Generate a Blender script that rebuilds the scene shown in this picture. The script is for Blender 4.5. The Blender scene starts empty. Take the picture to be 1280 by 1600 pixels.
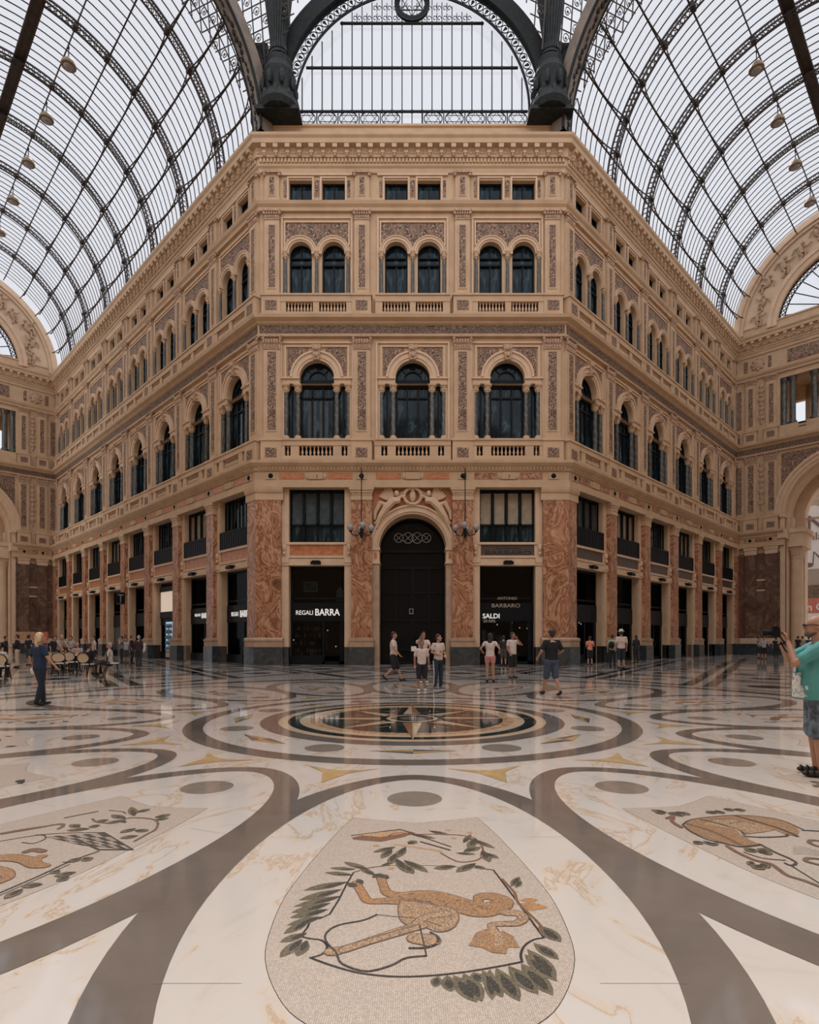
import bpy, bmesh, math, random
from mathutils import Vector, Matrix
C = bpy.context.scene.collection
PI = math.pi
rnd = random.Random(7)
CAM_Z = 1.54; HOR = 998.5; FPX = 900.0
# ------------------------------------------------------------ camera, sky, exposure
cam = bpy.data.objects.new('camera', bpy.data.cameras.new('camera')); C.objects.link(cam)
cam.location = (0, 0, CAM_Z); cam.rotation_euler = (PI/2, 0, 0)
cam.data.sensor_fit = 'HORIZONTAL'; cam.data.sensor_width = 36; cam.data.lens = 36*FPX/1280
cam.data.shift_y = (HOR-800)/1280.0; cam.data.clip_end = 400; cam.data.clip_start = 0.05
bpy.context.scene.camera = cam
W = bpy.data.worlds.new('sky'); bpy.context.scene.world = W; W.use_nodes = True
nt = W.node_tree; nt.nodes.clear()
wo = nt.nodes.new('ShaderNodeOutputWorld'); wb = nt.nodes.new('ShaderNodeBackground')
tc = nt.nodes.new('ShaderNodeTexCoord'); sp = nt.nodes.new('ShaderNodeSeparateXYZ')
# overcast hazy sky: pale over the block ahead, stronger high overhead and behind, added to light the facade
nt.links.new(tc.outputs['Generated'], sp.inputs[0])
m1 = nt.nodes.new('ShaderNodeMapRange'); m1.inputs[1].default_value = 0.55; m1.inputs[2].default_value = -0.35
m1.inputs[3].default_value = 0.95; m1.inputs[4].default_value = 1.9; nt.links.new(sp.outputs['Y'], m1.inputs[0])
nt.links.new(m1.outputs[0], wb.inputs[1]); wb.inputs[0].default_value = (0.86, 0.875, 0.93, 1)
nt.links.new(wb.outputs[0], wo.inputs[0])
sun = bpy.data.objects.new('sun', bpy.data.lights.new('sun', 'SUN')); C.objects.link(sun)
sun.data.energy = 2.7; sun.data.angle = 0.22; sun.data.color = (1.0, 0.95, 0.89)
sun.rotation_euler = (math.radians(-33), math.radians(-9), 0)   # high sun ahead, beyond the block: the near floor is lit, the facade in its own shade
vs = bpy.context.scene.view_settings
vs.view_transform = 'Standard'; vs.look = 'None'; vs.gamma = 1; vs.use_curve_mapping = False; vs.exposure = 0.0

# ------------------------------------------------------------ materials
def newmat(name):
    m = bpy.data.materials.new(name); m.use_nodes = True
    n = m.node_tree; b = n.nodes['Principled BSDF']
    return m, n, b
def ramp(n, stops):
    r = n.nodes.new('ShaderNodeValToRGB'); e = r.color_ramp.elements
    e[0].position = stops[0][0]; e[0].color = (*stops[0][1], 1)
    e[1].position = stops[-1][0]; e[1].color = (*stops[-1][1], 1)
    for p, c in stops[1:-1]:
        k = e.new(p); k.color = (*c, 1)
    return r
def noise(n, scale, detail=4, dist=0.0, rough=0.5, stretch=None, tex='ShaderNodeTexNoise'):
    t = n.nodes.new('ShaderNodeTexCoord'); x = n.nodes.new('ShaderNodeMapping')
    n.links.new(t.outputs['Object'], x.inputs[0])
    if stretch: x.inputs['Scale'].default_value = stretch
    q = n.nodes.new(tex); q.inputs['Scale'].default_value = scale
    q.inputs['Detail'].default_value = detail; q.inputs['Distortion'].default_value = dist
    q.inputs['Roughness'].default_value = rough
    n.links.new(x.outputs[0], q.inputs[0]); return q
def flat(name, col, rough=0.6, metal=0.0, var=0.12, scale=3.0, spec=0.5, bump=0.0):
    m, n, b = newmat(name)
    q = noise(n, scale, 5)
    lo = tuple(max(0, c*(1-var)) for c in col); hi = tuple(min(1, c*(1+var)) for c in col)
    r = ramp(n, [(0.3, lo), (0.7, hi)]); n.links.new(q.outputs[0], r.inputs[0])
    n.links.new(r.outputs[0], b.inputs['Base Color'])
    b.inputs['Roughness'].default_value = rough; b.inputs['Metallic'].default_value = metal
    b.inputs['Specular IOR Level'].default_value = spec
    if bump:
        bp = n.nodes.new('ShaderNodeBump'); bp.inputs['Strength'].default_value = bump; bp.inputs['Distance'].default_value = 0.02
        n.links.new(q.outputs[0], bp.inputs['Height']); n.links.new(bp.outputs[0], b.inputs['Normal'])
    return m
def ramped(name, scale, stops, detail=5, dist=0, rough=0.5, nrough=0.5, stretch=None, bump=0.0, spec=0.5):
    m, n, b = newmat(name)
    q = noise(n, scale, detail, dist, nrough, stretch); r = ramp(n, stops)
    n.links.new(q.outputs[0], r.inputs[0]); n.links.new(r.outputs[0], b.inputs['Base Color'])
    b.inputs['Roughness'].default_value = rough; b.inputs['Specular IOR Level'].default_value = spec
    if bump:
        bp = n.nodes.new('ShaderNodeBump'); bp.inputs['Strength'].default_value = bump; bp.inputs['Distance'].default_value = 0.03
        n.links.new(r.outputs[0], bp.inputs['Height']); n.links.new(bp.outputs[0], b.inputs['Normal'])
    return m
ST = (0.515, 0.352, 0.218)
M = {}
M['stone'] = flat('warm_stone', ST, 0.75, var=0.10, scale=1.2, bump=0.15)
M['stone_light'] = flat('pale_stone', (0.60, 0.42, 0.28), 0.7, var=0.08, scale=2)
M['stone_side'] = flat('street_stone', (0.60, 0.44, 0.30), 0.8, var=0.1, scale=1)
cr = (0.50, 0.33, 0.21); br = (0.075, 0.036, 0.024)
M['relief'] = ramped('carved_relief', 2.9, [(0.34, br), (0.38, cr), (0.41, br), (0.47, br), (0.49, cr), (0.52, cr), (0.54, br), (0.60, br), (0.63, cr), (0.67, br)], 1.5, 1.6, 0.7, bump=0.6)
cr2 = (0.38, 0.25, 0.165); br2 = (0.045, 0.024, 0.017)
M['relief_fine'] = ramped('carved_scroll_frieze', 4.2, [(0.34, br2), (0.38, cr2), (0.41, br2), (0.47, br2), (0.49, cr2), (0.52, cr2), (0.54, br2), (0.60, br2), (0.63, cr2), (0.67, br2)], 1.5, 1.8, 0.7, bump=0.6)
M['carved'] = flat('carved_stone', (0.44, 0.29, 0.19), 0.8, var=0.45, scale=14, bump=1.0)
M['brown_marble'] = ramped('red_brown_marble', 0.62, [(0.28, (0.07, 0.028, 0.018)), (0.36, (0.22, 0.08, 0.035)), (0.42, (0.42, 0.20, 0.10)), (0.46, (0.16, 0.055, 0.03)),
    (0.50, (0.40, 0.18, 0.09)), (0.54, (0.50, 0.30, 0.18)), (0.57, (0.24, 0.085, 0.04)), (0.63, (0.40, 0.17, 0.08)), (0.74, (0.52, 0.32, 0.2))], 5, 2.6, 0.32, 0.5, (1, 1, .7))
M['dark_marble'] = ramped('dark_brown_marble', 0.62, [(0.3, (0.05, 0.03, 0.022)), (0.42, (0.14, 0.07, 0.045)), (0.5, (0.09, 0.05, 0.033)), (0.56, (0.20, 0.12, 0.08)), (0.7, (0.13, 0.065, 0.04))], 5, 2.6, 0.3, 0.5, (1, 1, .7))
M['base_stone'] = flat('weathered_base_stone', (0.40, 0.27, 0.18), 0.7, var=0.15, scale=2)  # one even tone, darker than the wall stone
M['orange_marble'] = ramped('orange_marble', 4, [(0.3, (0.36, 0.12, 0.045)), (0.7, (0.55, 0.22, 0.09))], 6, 0.5, 0.35)
M['grey_marble'] = ramped('dark_grey_marble', 3.0, [(0.3, (0.035, 0.038, 0.036)), (0.52, (0.062, 0.062, 0.056)), (0.6, (0.15, 0.14, 0.12)), (0.64, (0.05, 0.052, 0.048))], 8, 2.5, 0.25, 0.6, (1, 1, 0.35))
M['slate'] = ramped('dark_slate_plinth', 1.6, [(0.3, (0.02, 0.027, 0.032)), (0.6, (0.042, 0.05, 0.055)), (0.72, (0.075, 0.085, 0.09))], 8, 1.5, 0.22)
M['panel_dark'] = flat('dark_panel', (0.075, 0.05, 0.038), 0.4)
M['recess'] = flat('dark_recess', (0.005, 0.005, 0.006), 0.9, spec=0.1)  # near-black colour painted for the shade in openings and shop interiors
M['frame'] = flat('black_painted_frame', (0.008, 0.010, 0.012), 0.4, spec=0.1)
M['pane'] = ramped('dark_window_glass', 1.1, [(0.35, (0.004, 0.009, 0.013)), (0.52, (0.010, 0.024, 0.034)), (0.58, (0.045, 0.08, 0.095)), (0.61, (0.010, 0.022, 0.03)), (0.7, (0.02, 0.045, 0.06))], 4, 1.5, 0.06, 0.5, (1.3, 1, .35), spec=0.15)  # teal streaks painted into the glass colour as reflections
M['pane_dark'] = flat('black_door_glass', (0.004, 0.006, 0.008), 0.08, spec=0.12)
M['curtain_blue'] = flat('grey_blue_curtain', (0.05, 0.065, 0.075), 0.8, var=0.3, scale=4)
M['curtain_cream'] = flat('cream_curtain', (0.34, 0.27, 0.19), 0.8, var=0.15, scale=4)
M['iron'] = flat('dark_green_iron', (0.012, 0.015, 0.015), 0.6, var=0.3, scale=6, spec=0.2)
M['iron_brown'] = flat('rust_brown_iron', (0.045, 0.032, 0.027), 0.6, var=0.35, scale=2)
M['arch_paint'] = ramped('painted_arch_soffit', 1.5, [(0.3, (0.13, 0.10, 0.08)), (0.7, (0.22, 0.17, 0.13))], 6, 1, 0.6)
M['bronze'] = flat('dark_bronze', (0.014, 0.017, 0.017), 0.6, 0.0, var=0.5, scale=5, spec=0.25)
M['lamp_copper'] = flat('weathered_copper_lamp', (0.26, 0.19, 0.12), 0.5, 0.3, var=0.3, scale=8)
M['globe'] = flat('milky_lamp_glass', (0.30, 0.29, 0.28), 0.15, var=0.1)
def glassmat(name, tint, gl):
    m, n, b = newmat(name); n.nodes.remove(b)
    o = n.nodes['Material Output']; t = n.nodes.new('ShaderNodeBsdfTransparent'); g = n.nodes.new('ShaderNodeBsdfGlossy')
    x = n.nodes.new('ShaderNodeMixShader'); x.inputs[0].default_value = gl
    t.inputs[0].default_value = (*tint, 1); g.inputs['Roughness'].default_value = 0.08
    n.links.new(t.outputs[0], x.inputs[1]); n.links.new(g.outputs[0], x.inputs[2]); n.links.new(x.outputs[0], o.inputs[0])
    return m
M['roof_glass'] = glassmat('hazy_roof_glass', (0.96, 0.96, 0.97), 0.03)
M['shop_glass'] = glassmat('shop_glass', (0.42, 0.46, 0.48), 0.012)

# ------------------------------------------------------------ mesh builder
class MB:
    def __init__(s): s.v = []; s.f = []; s.m = []
    def add(s, vs, fs, mi=0):
        o = len(s.v); s.v += [tuple(v) for v in vs]; s.f += [tuple(i+o for i in f) for f in fs]; s.m += [mi]*len(fs); return s
    def box(s, x0, x1, y0, y1, z0, z1, mi=0):
        return s.add([(x0,y0,z0),(x1,y0,z0),(x1,y1,z0),(x0,y1,z0),(x0,y0,z1),(x1,y0,z1),(x1,y1,z1),(x0,y1,z1)],
            [(0,3,2,1),(4,5,6,7),(0,1,5,4),(1,2,6,5),(2,3,7,6),(3,0,4,7)], mi)
    def pb(s, x0, x1, p0, p1, z0, z1, mi=0): return s.box(x0, x1, -p1, -p0, z0, z1, mi)   # p = projection out of the wall
    def quad(s, a, b, c, d, mi=0): return s.add([a,b,c,d], [(0,1,2,3)], mi)
    def lathe(s, prof, c=(0,0,0), n=12, mi=0, sx=1, sy=1):
        vs = []; fs = []
        for r, z in prof:
            for k in range(n):
                a = 2*PI*k/n; vs.append((c[0]+r*math.cos(a)*sx, c[1]+r*math.sin(a)*sy, c[2]+z))
        for i in range(len(prof)-1):
            for k in range(n):
                k2 = (k+1) % n; fs.append((i*n+k, i*n+k2, (i+1)*n+k2, (i+1)*n+k))
        fs.append(tuple(reversed(range(n)))); fs.append(tuple((len(prof)-1)*n+k for k in range(n)))
        return s.add(vs, fs, mi)
    def tube(s, pts, r, n=5, mi=0, closed=False, rr=None):
        pts = [Vector(p) for p in pts]; vs = []; fs = []; N = len(pts); up = None
        for i, p in enumerate(pts):
            if closed: d = pts[(i+1) % N]-pts[i-1]
            else: d = pts[min(i+1, N-1)]-pts[max(i-1, 0)]
            if d.length < 1e-9: d = Vector((0,0,1))
            d.normalize()
            if up is None: up = Vector((0,0,1)) if abs(d.z) < 0.9 else Vector((1,0,0))
            a = up - d*up.dot(d)
            if a.length < 1e-4: a = d.orthogonal()
            a.normalize(); up = a; b = d.cross(a)
            q = rr[i] if rr else r
            for k in range(n):
                t = 2*PI*(k+0.5)/n; vs.append(p+(a*math.cos(t)+b*math.sin(t))*q)
        for i in range(N if closed else N-1):
            j = (i+1) % N
            for k in range(n):
                k2 = (k+1) % n; fs.append((i*n+k, i*n+k2, j*n+k2, j*n+k))
        if not closed: fs.append(tuple(reversed(range(n)))); fs.append(tuple((N-1)*n+k for k in range(n)))
        return s.add(vs, fs, mi)
    def bar(s, a, b, r, mi=0, n=4): return s.tube([a, b], r, n, mi)
    def ell(s, c, rx, ry, rz, n=10, m=7, mi=0, rot=None):
        vs = []; fs = []
        for i in range(m+1):
            t = PI*i/m
            for k in range(n):
                a = 2*PI*k/n; v = Vector((rx*math.sin(t)*math.cos(a), ry*math.sin(t)*math.sin(a), rz*math.cos(t)))
                if rot is not None: v = rot @ v
                vs.append(Vector(c)+v)
        for i in range(m):
            for k in range(n):
                k2 = (k+1) % n; fs.append((i*n+k, (i+1)*n+k, (i+1)*n+k2, i*n+k2))
        return s.add(vs, fs, mi)
    def prism(s, pts, p0, p1, mi=0):   # facade polygon (x,z) given thickness p0..p1
        n = len(pts); vs = [(x, -p1, z) for x, z in pts]+[(x, -p0, z) for x, z in pts]
        fs = [tuple(range(n)), tuple(reversed(range(n, 2*n)))]+[(i, i+n, (i+1) % n+n, (i+1) % n) for i in range(n)]
        return s.add(vs, fs, mi)
    def ring(s, cx, cz, r0, r1, p0, p1, a0=0, a1=PI, n=20, mi=0):   # moulded arch ring
        for i in range(n):
            t0 = a0+(a1-a0)*i/n; t1 = a0+(a1-a0)*(i+1)/n; q = []
            for t in (t0, t1):
                for r, p in ((r0,p0),(r0,p1),(r1,p1),(r1,p0)): q.append((cx+r*math.cos(t), -p, cz+r*math.sin(t)))
            s.add(q, [(0,1,5,4),(1,2,6,5),(2,3,7,6),(3,0,4,7),(0,3,2,1),(4,5,6,7)], mi)
        return s
    def build(s, name, mats, parent=None, loc=(0,0,0), rotz=0, smooth=False):
        me = bpy.data.meshes.new(name); me.from_pydata(s.v, [], s.f)
        if not isinstance(mats, (list, tuple)): mats = [mats]
        for m in mats: me.materials.append(M[m] if isinstance(m, str) else m)
        if len(mats) > 1: me.polygons.foreach_set('material_index', s.m)
        if smooth: me.polygons.foreach_set('use_smooth', [True]*len(me.polygons))
        bm = bmesh.new(); bm.from_mesh(me); bmesh.ops.recalc_face_normals(bm, faces=bm.faces) if smooth else None; bm.to_mesh(me); bm.free()
        me.update()
        o = bpy.data.objects.new(name, me); C.objects.link(o); o.location = loc; o.rotation_euler = (0, 0, rotz)
        if parent: o.parent = parent
        return o
def tag(o, label=None, cat=None, group=None, kind=None):
    if label: o['label'] = label
    if cat: o['category'] = cat
    if group: o['group'] = group
    if kind: o['kind'] = kind
    return o
def empty(name, loc=(0,0,0), rotz=0, parent=None):
    o = bpy.data.objects.new(name, None); C.objects.link(o); o.location = loc; o.rotation_euler = (0,0,rotz); o.empty_display_size = 0.2
    if parent: o.parent = parent
    return o
def dup(o, loc=None, parent='same', kids=True, rotz=None):
    c = o.copy(); C.objects.link(c)
    if loc is not None: c.location = loc
    if rotz is not None: c.rotation_euler = (0, 0, rotz)
    if parent != 'same': c.parent = parent
    if kids:
        for ch in list(o.children):
            d = dup(ch); d.parent = c
    return c
def at(px, py, Y):            # the point seen at pixel (px, py) at distance Y from the lens plane
    return Vector(((px-640)/FPX*Y, Y, CAM_Z+(HOR-py)/FPX*Y))
def fl(px, py):               # floor point seen at the pixel
    Y = FPX*CAM_Z/(py-HOR); return ((px-640)/FPX*Y, Y)

# ------------------------------------------------------------ plan of the walls (left to right as seen)
X0 = 0.15; HW = 9.05; YF = 34.3; AW = 18.4; LL = 44.3; LR = 33.1; q = math.sqrt(0.5)
P2 = Vector((X0-HW, YF)); P3 = Vector((X0+HW, YF))
P1 = P2+Vector((-q, q))*LL; P4 = P3+Vector((q, q))*LR
P0 = P1+Vector((-q, -q))*AW; P5 = P4+Vector((q, -q))*AW
ENDS = {'front': (P2, P3, .414, .414), 'left_wing': (P1, P2, -1, .414), 'right_wing': (P3, P4, .414, -1),
        'left_end': (P0, P1, -1, -1), 'right_end': (P4, P5, -1, -1)}
PR_GF = [(0,10.45),(.5,10.45),(.5,10.85),(.42,10.88),(.42,11.38),(.52,11.42),(.54,11.5),(.54,11.56),(.72,11.68),(.84,11.80),(.86,11.95),(.3,11.99),(0,11.99)]
PR_L2 = [(0,19.48),(.2,19.48),(.22,19.6),(.17,19.62),(.17,20.16),(.26,20.2),(.32,20.3),(.55,20.42),(.6,20.6),(.2,20.64),(0,20.64)]
PR_L3 = [(0,26.93),(.16,26.93),(.18,27.12),(.30,27.25),(.36,27.42),(.08,27.5),(0,27.5)]
PR_TP = [(0,29.2),(.1,29.22),(.13,29.45),(.22,29.55),(.22,29.95),(.34,29.97),(.36,30.5),(.66,30.55),(.68,30.8),(.78,30.92),(.8,31.06),(.1,31.12),(.1,31.4),(.04,31.45),(.04,31.95),(.14,32.0),(.14,32.12),(-.7,32.12)]
PR_SILL = [(0,13.05),(.42,13.05),(.42,13.34),(0,13.34)]
def sweep(mb, prof, L, s0, s1, mi=0):
    for (p0, z0), (p1, z1) in zip(prof, prof[1:]):
        mb.quad((-s0*p0,-p0,z0), (L+s1*p0,-p0,z0), (L+s1*p1,-p1,z1), (-s0*p1,-p1,z1), mi)
def row(mb, xa, xb, za, zb, ops, d=0.5):
    """one storey of wall face between heights za..zb with openings (x0,x1,z0,z1,r); r = arch radius above z1"""
    x = xa
    for (x0, x1, z0, z1, r) in ops:
        mb.quad((x,0,za),(x0,0,za),(x0,0,zb),(x,0,zb))
        if z0 > za: mb.quad((x0,0,za),(x1,0,za),(x1,0,z0),(x0,0,z0)); mb.quad((x0,0,z0),(x1,0,z0),(x1,d,z0),(x0,d,z0))
        mb.quad((x0,0,z0),(x0,d,z0),(x0,d,z1),(x0,0,z1)); mb.quad((x1,0,z0),(x1,0,z1),(x1,d,z1),(x1,d,z0))
        if r:
            cx = (x0+x1)/2; n = 18
            for i in range(n):
                a, b = PI-PI*i/n, PI-PI*(i+1)/n
                A = (cx+r*math.cos(a), z1+r*math.sin(a)); B = (cx+r*math.cos(b), z1+r*math.sin(b))
                mb.quad((A[0],0,A[1]),(B[0],0,B[1]),(B[0],0,zb),(A[0],0,zb)); mb.quad((A[0],0,A[1]),(A[0],d,A[1]),(B[0],d,B[1]),(B[0],0,B[1]))
        else:
            if z1 < zb: mb.quad((x0,0,z1),(x1,0,z1),(x1,0,zb),(x0,0,zb))
            mb.quad((x0,0,z1),(x0,d,z1),(x1,d,z1),(x1,0,z1))
        x = x1
    mb.quad((x,0,za),(xb,0,za),(xb,0,zb),(x,0,zb))

# ------------------------------------------------------------ prototypes of the repeated parts (built once, hidden set is reused by copying)
protos = {}
def proto(key, o): protos[key] = o; return o
used = set()
def put(key, parent, x, z=0, p=0):
    o = protos[key]
    if key not in used:
        used.add(key); o.parent = parent; o.location = (x, -p, z); return o
    return dup(o, (x, -p, z), parent)
# ground storey pillar
def pillar(key, w):
    h = w/2
    b = MB().pb(-h, h, 0, .40, 1.55, 9.8).build('pillar', 'brown_marble')
    s_ = MB().pb(-h-.14, h+.14, 0, .55, 0, 1.07).build('plinth', 'slate', b)
    MB().pb(-h-.1, h+.1, 0, .52, 1.07, 1.42).pb(-h-.15, h+.15, 0, .56, 1.42, 1.52).pb(-h-.06, h+.06, 0, .47, 1.52, 1.62).build('pillar_base', 'base_stone', b)
    c = MB().pb(-h-.02, h+.02, 0, .44, 9.72, 9.95).pb(-h, h, 0, .42, 9.95, 10.15).pb(-h-.06, h+.06, 0, .48, 10.15, 10.3).pb(-h-.12, h+.12, 0, .53, 10.3, 10.46)
    for i in range(9):
        x = -h+.05+(w-.1)*i/8; c.ell((x, -.43, 10.05), .055, .05, .1, 6, 4)
    c.build('capital', 'stone', b)
    proto(key, b)
pillar('pillar', 1.22); pillar('pillar_wide', 1.45); pillar('pillar_narrow', 0.98)
def pilaster(key, w, z0, z1, rw, r0, r1, cap, ped=None, depth=.18):
    h = w/2
    b = MB().pb(-h, h, 0, depth, z0, z1-cap).pb(-h-.06, h+.06, 0, depth+.06, z0, z0+.16)
    # sunk frame round the carved strip
    b.pb(-rw/2-.07, -rw/2, depth, depth+.03, r0, r1).pb(rw/2, rw/2+.07, depth, depth+.03, r0, r1).pb(-rw/2-.07, rw/2+.07, depth, depth+.03, r1, r1+.07).pb(-rw/2-.07, rw/2+.07, depth, depth+.03, r0-.07, r0)
    b = b.build('pilaster', 'stone')
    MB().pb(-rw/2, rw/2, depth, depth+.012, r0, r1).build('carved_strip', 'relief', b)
    c = MB(); n = 7
    c.pb(-h+.03, h-.03, 0, depth+.01, z1-cap, z1).pb(-h-.12, h+.12, 0, depth+.14, z1-.1, z1).pb(-h-.02, h+.02, 0, depth+.04, z1-cap-.05, z1-cap+.03)
    for j in range(2):
        for i in range(n):
            x = (-h+.06+(w-.12)*i/(n-1))*(1+.12*j); c.ell((x, -depth-.03-.04*j, z1-cap+.12+j*cap*.38), .07, .06, cap*.22, 6, 4)
    for sx in (-1, 1): c.ell((sx*(h+.02), -depth-.07, z1-.19), .1, .08, .1, 8, 5)
    c.build('capital', 'carved', b)
    if ped:
        a, e = ped
        MB().pb(-h-.12, h+.12, 0, .42, a, e-.12).pb(-h-.18, h+.18, 0, .48, e-.12, e).pb(-h-.16, h+.16, 0, .46, a, a+.1).build('pedestal', 'stone', b)
        MB().pb(-.34, .34, .42, .435, a+.28, a+.85).build('pedestal_carving', 'relief', b)
    proto(key, b)
pilaster('pil2', .98, 13.34, 19.5, .5, 13.9, 18.55, .75, (11.95, 13.34))
pilaster('pil3', .88, 21.87, 26.93, .38, 22.35, 26.05, .5, (20.62, 21.87))
pilaster('pil4', .86, 27.5, 29.2, .3, 27.85, 28.9, .12)
def column(key, r, z0, z1, mat):
    b = MB().lathe([(r, 0), (r*1.01, (z1-z0)*.33), (r*.86, z1-z0)], (0,0,z0), 12).build('column', mat, smooth=False)
    MB().lathe([(r*1.5,-.22),(r*1.5,-.14),(r*1.25,-.12),(r*1.38,-.07),(r*1.05,0)], (0,0,z0), 12).box(-r*1.6, r*1.6, -r*1.6, r*1.6, z0-.32, z0-.22).build('column_base', 'stone_light', b)
    c = MB().lathe([(r*.86,0),(r*1.0,.02),(r*.9,.05),(r*1.15,.25),(r*1.5,.38)], (0,0,z1), 12).box(-r*1.55, r*1.55, -r*1.55, r*1.55, z1+.38, z1+.46)
    for k in range(8):
        a = k*PI/4; c.ell((r*1.1*math.cos(a), r*1.1*math.sin(a), z1+.17), .05, .05, .1, 5, 4)
        if k % 2: c.ell((r*1.5*math.cos(a), r*1.5*math.sin(a), z1+.33), .06, .06, .06, 5, 4)
    c.build('capital', 'stone', b)
    proto(key, b)
column('col2', .155, 13.66, 16.25, 'grey_marble'); column('col3', .10, 22.05, 24.1, 'grey_marble')
def balustrade(key, z0, zb, zt, z1, groups, pitch, half, piers):
    b = MB().pb(-half, half, .0, .4, z0, zb).pb(-half, half, .0, .40, zt, z1-.1).pb(-half, half, -.02, .46, z1-.1, z1)
    for a, e in piers: b.pb(a, e, 0, .37, zb, zt)
    b = b.build('balustrade', 'stone')
    MB().pb(-half+.02, half-.02, -.005, .03, zb, zt).build('backing', 'recess', b)  # near-black sheet painted as the shade between the balusters
    first = None
    for cx, n in groups:
        for i in range(n):
            x = cx+(i-(n-1)/2)*pitch; h = zt-zb
            if first is None:
                first = MB().lathe([(.06,0),(.06,.05),(.035,.08),(.075,h*.32),(.07,h*.4),(.03,h*.72),(.055,h*.86),(.06,h)], (0,0,0), 8).build('baluster', 'stone_light', b, (x, -.22, zb))
            else: dup(first, (x, -.22, zb))
    proto(key, b)
balustrade('bal2', 11.97, 12.34, 12.94, 13.34, [(0, 8), (-1.68, 1), (1.68, 1)], .235, 2.25, [(-2.25,-1.85),(-1.5,-1.0),(1.0,1.5),(1.85,2.25)])
balustrade('bal3', 20.62, 20.82, 21.42, 21.87, [(-.98, 8), (.98, 8)], .19, 2.2, [(-2.2,-1.78),(-.18,.18),(1.78,2.2)])
# archivolts, spandrels
b = MB().ring(0, 17.07, 1.03, 1.17, 0, .12).ring(0, 17.07, 1.17, 1.45, 0, .17).ring(0, 17.07, 1.45, 1.57, 0, .24)
for sx in (-1, 1):
    b.pb(sx*1.03, sx*2.05, -.42, .09, 16.72, 17.0) if sx > 0 else b.pb(-2.05, -1.03, -.42, .09, 16.72, 17.0)
    x0, x1 = (1.0, 2.1) if sx > 0 else (-2.1, -1.0); b.pb(x0, x1, 0, .19, 16.98, 17.07)
proto('arch2', b.build('archivolt', 'stone_light'))
b = MB().prism([(-.17,18.05),(.17,18.05),(.27,18.95),(-.27,18.95)], 0, .32).ell((0,-.33,18.7), .2, .1, .14).ell((0,-.33,18.3), .13, .1, .16)
proto('key2', b.build('keystone', 'carved'))
b = MB(); n = 12
for sx in (-1, 1):
    for i in range(n):
        xa, xb = .5+1.25*i/n, .5+1.25*(i+1)/n
        za = max(17.25, 17.07+math.sqrt(max(0, 1.6**2-xa*xa))); zb = max(17.25, 17.07+math.sqrt(max(0, 1.6**2-xb*xb)))
        b.quad((sx*xa,-.03,za),(sx*xb,-.03,zb),(sx*xb,-.03,18.86),(sx*xa,-.03,18.86))
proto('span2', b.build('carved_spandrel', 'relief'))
b = MB()
for a, e, c, d in ((-1.92,1.92,18.9,18.98),(-1.92,-1.82,17.1,18.9),(1.82,1.92,17.1,18.9),(-2.2,2.2,19.12,19.2),(-2.2,-2.08,13.34,19.12),(2.08,2.2,13.34,19.12)): b.pb(a, e, 0, .09, c, d)
proto('fr2', b.build('panel_frame', 'stone_light'))
b = MB()
for cx in (-.98, .98): b.ring(cx, 24.47, .68, .78, 0, .1, n=14).ring(cx, 24.47, .78, .94, 0, .16, n=14).ring(cx, 24.47, .94, 1.0, 0, .2, n=14)
b.pb(-2.0, -1.66, 0, .2, 24.36, 24.47).pb(1.66, 2.0, 0, .2, 24.36, 24.47).pb(-.3, .3, 0, .2, 24.36, 24.47)
proto('arch3', b.build('archivolt', 'stone_light'))
b = MB(); n = 24
for i in range(n):
    xa, xb = -1.86+3.72*i/n, -1.86+3.72*(i+1)/n
    f = lambda x: max(24.95, 24.47+math.sqrt(max(0, 1.02**2-(abs(x)-.98)**2)))
    b.quad((xa,-.03,f(xa)),(xb,-.03,f(xb)),(xb,-.03,26.28),(xa,-.03,26.28))
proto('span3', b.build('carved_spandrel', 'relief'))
b = MB()
for a, e, c, d in ((-1.95,1.95,26.3,26.38),(-1.95,-1.87,24.95,26.3),(1.87,1.95,24.95,26.3),(-2.12,2.12,26.55,26.63),(-2.12,-2.02,21.87,26.55),(2.02,2.12,21.87,26.55)): b.pb(a, e, 0, .08, c, d)
b.pb(-.3, .3, 0, .2, 21.87, 22.0)
proto('fr3', b.build('panel_frame', 'stone_light'))
b = MB().pb(-.13, .13, 0, .025, 27.85, 28.85).pb(-1.98, -1.82, 0, .025, 27.85, 28.85).pb(1.82, 1.98, 0, .025, 27.85, 28.85)
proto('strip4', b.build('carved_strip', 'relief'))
b = MB()
for cx in (-.98, .98): b.pb(cx-.8, cx+.8, 0, .07, 28.95, 29.05).pb(cx-.8, cx-.7, 0, .07, 27.5, 28.95).pb(cx+.7, cx+.8, 0, .07, 27.5, 28.95)
b.pb(-2.1, 2.1, 0, .12, 29.08, 29.2)
proto('fr4', b.build('panel_frame', 'stone_light'))
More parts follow.
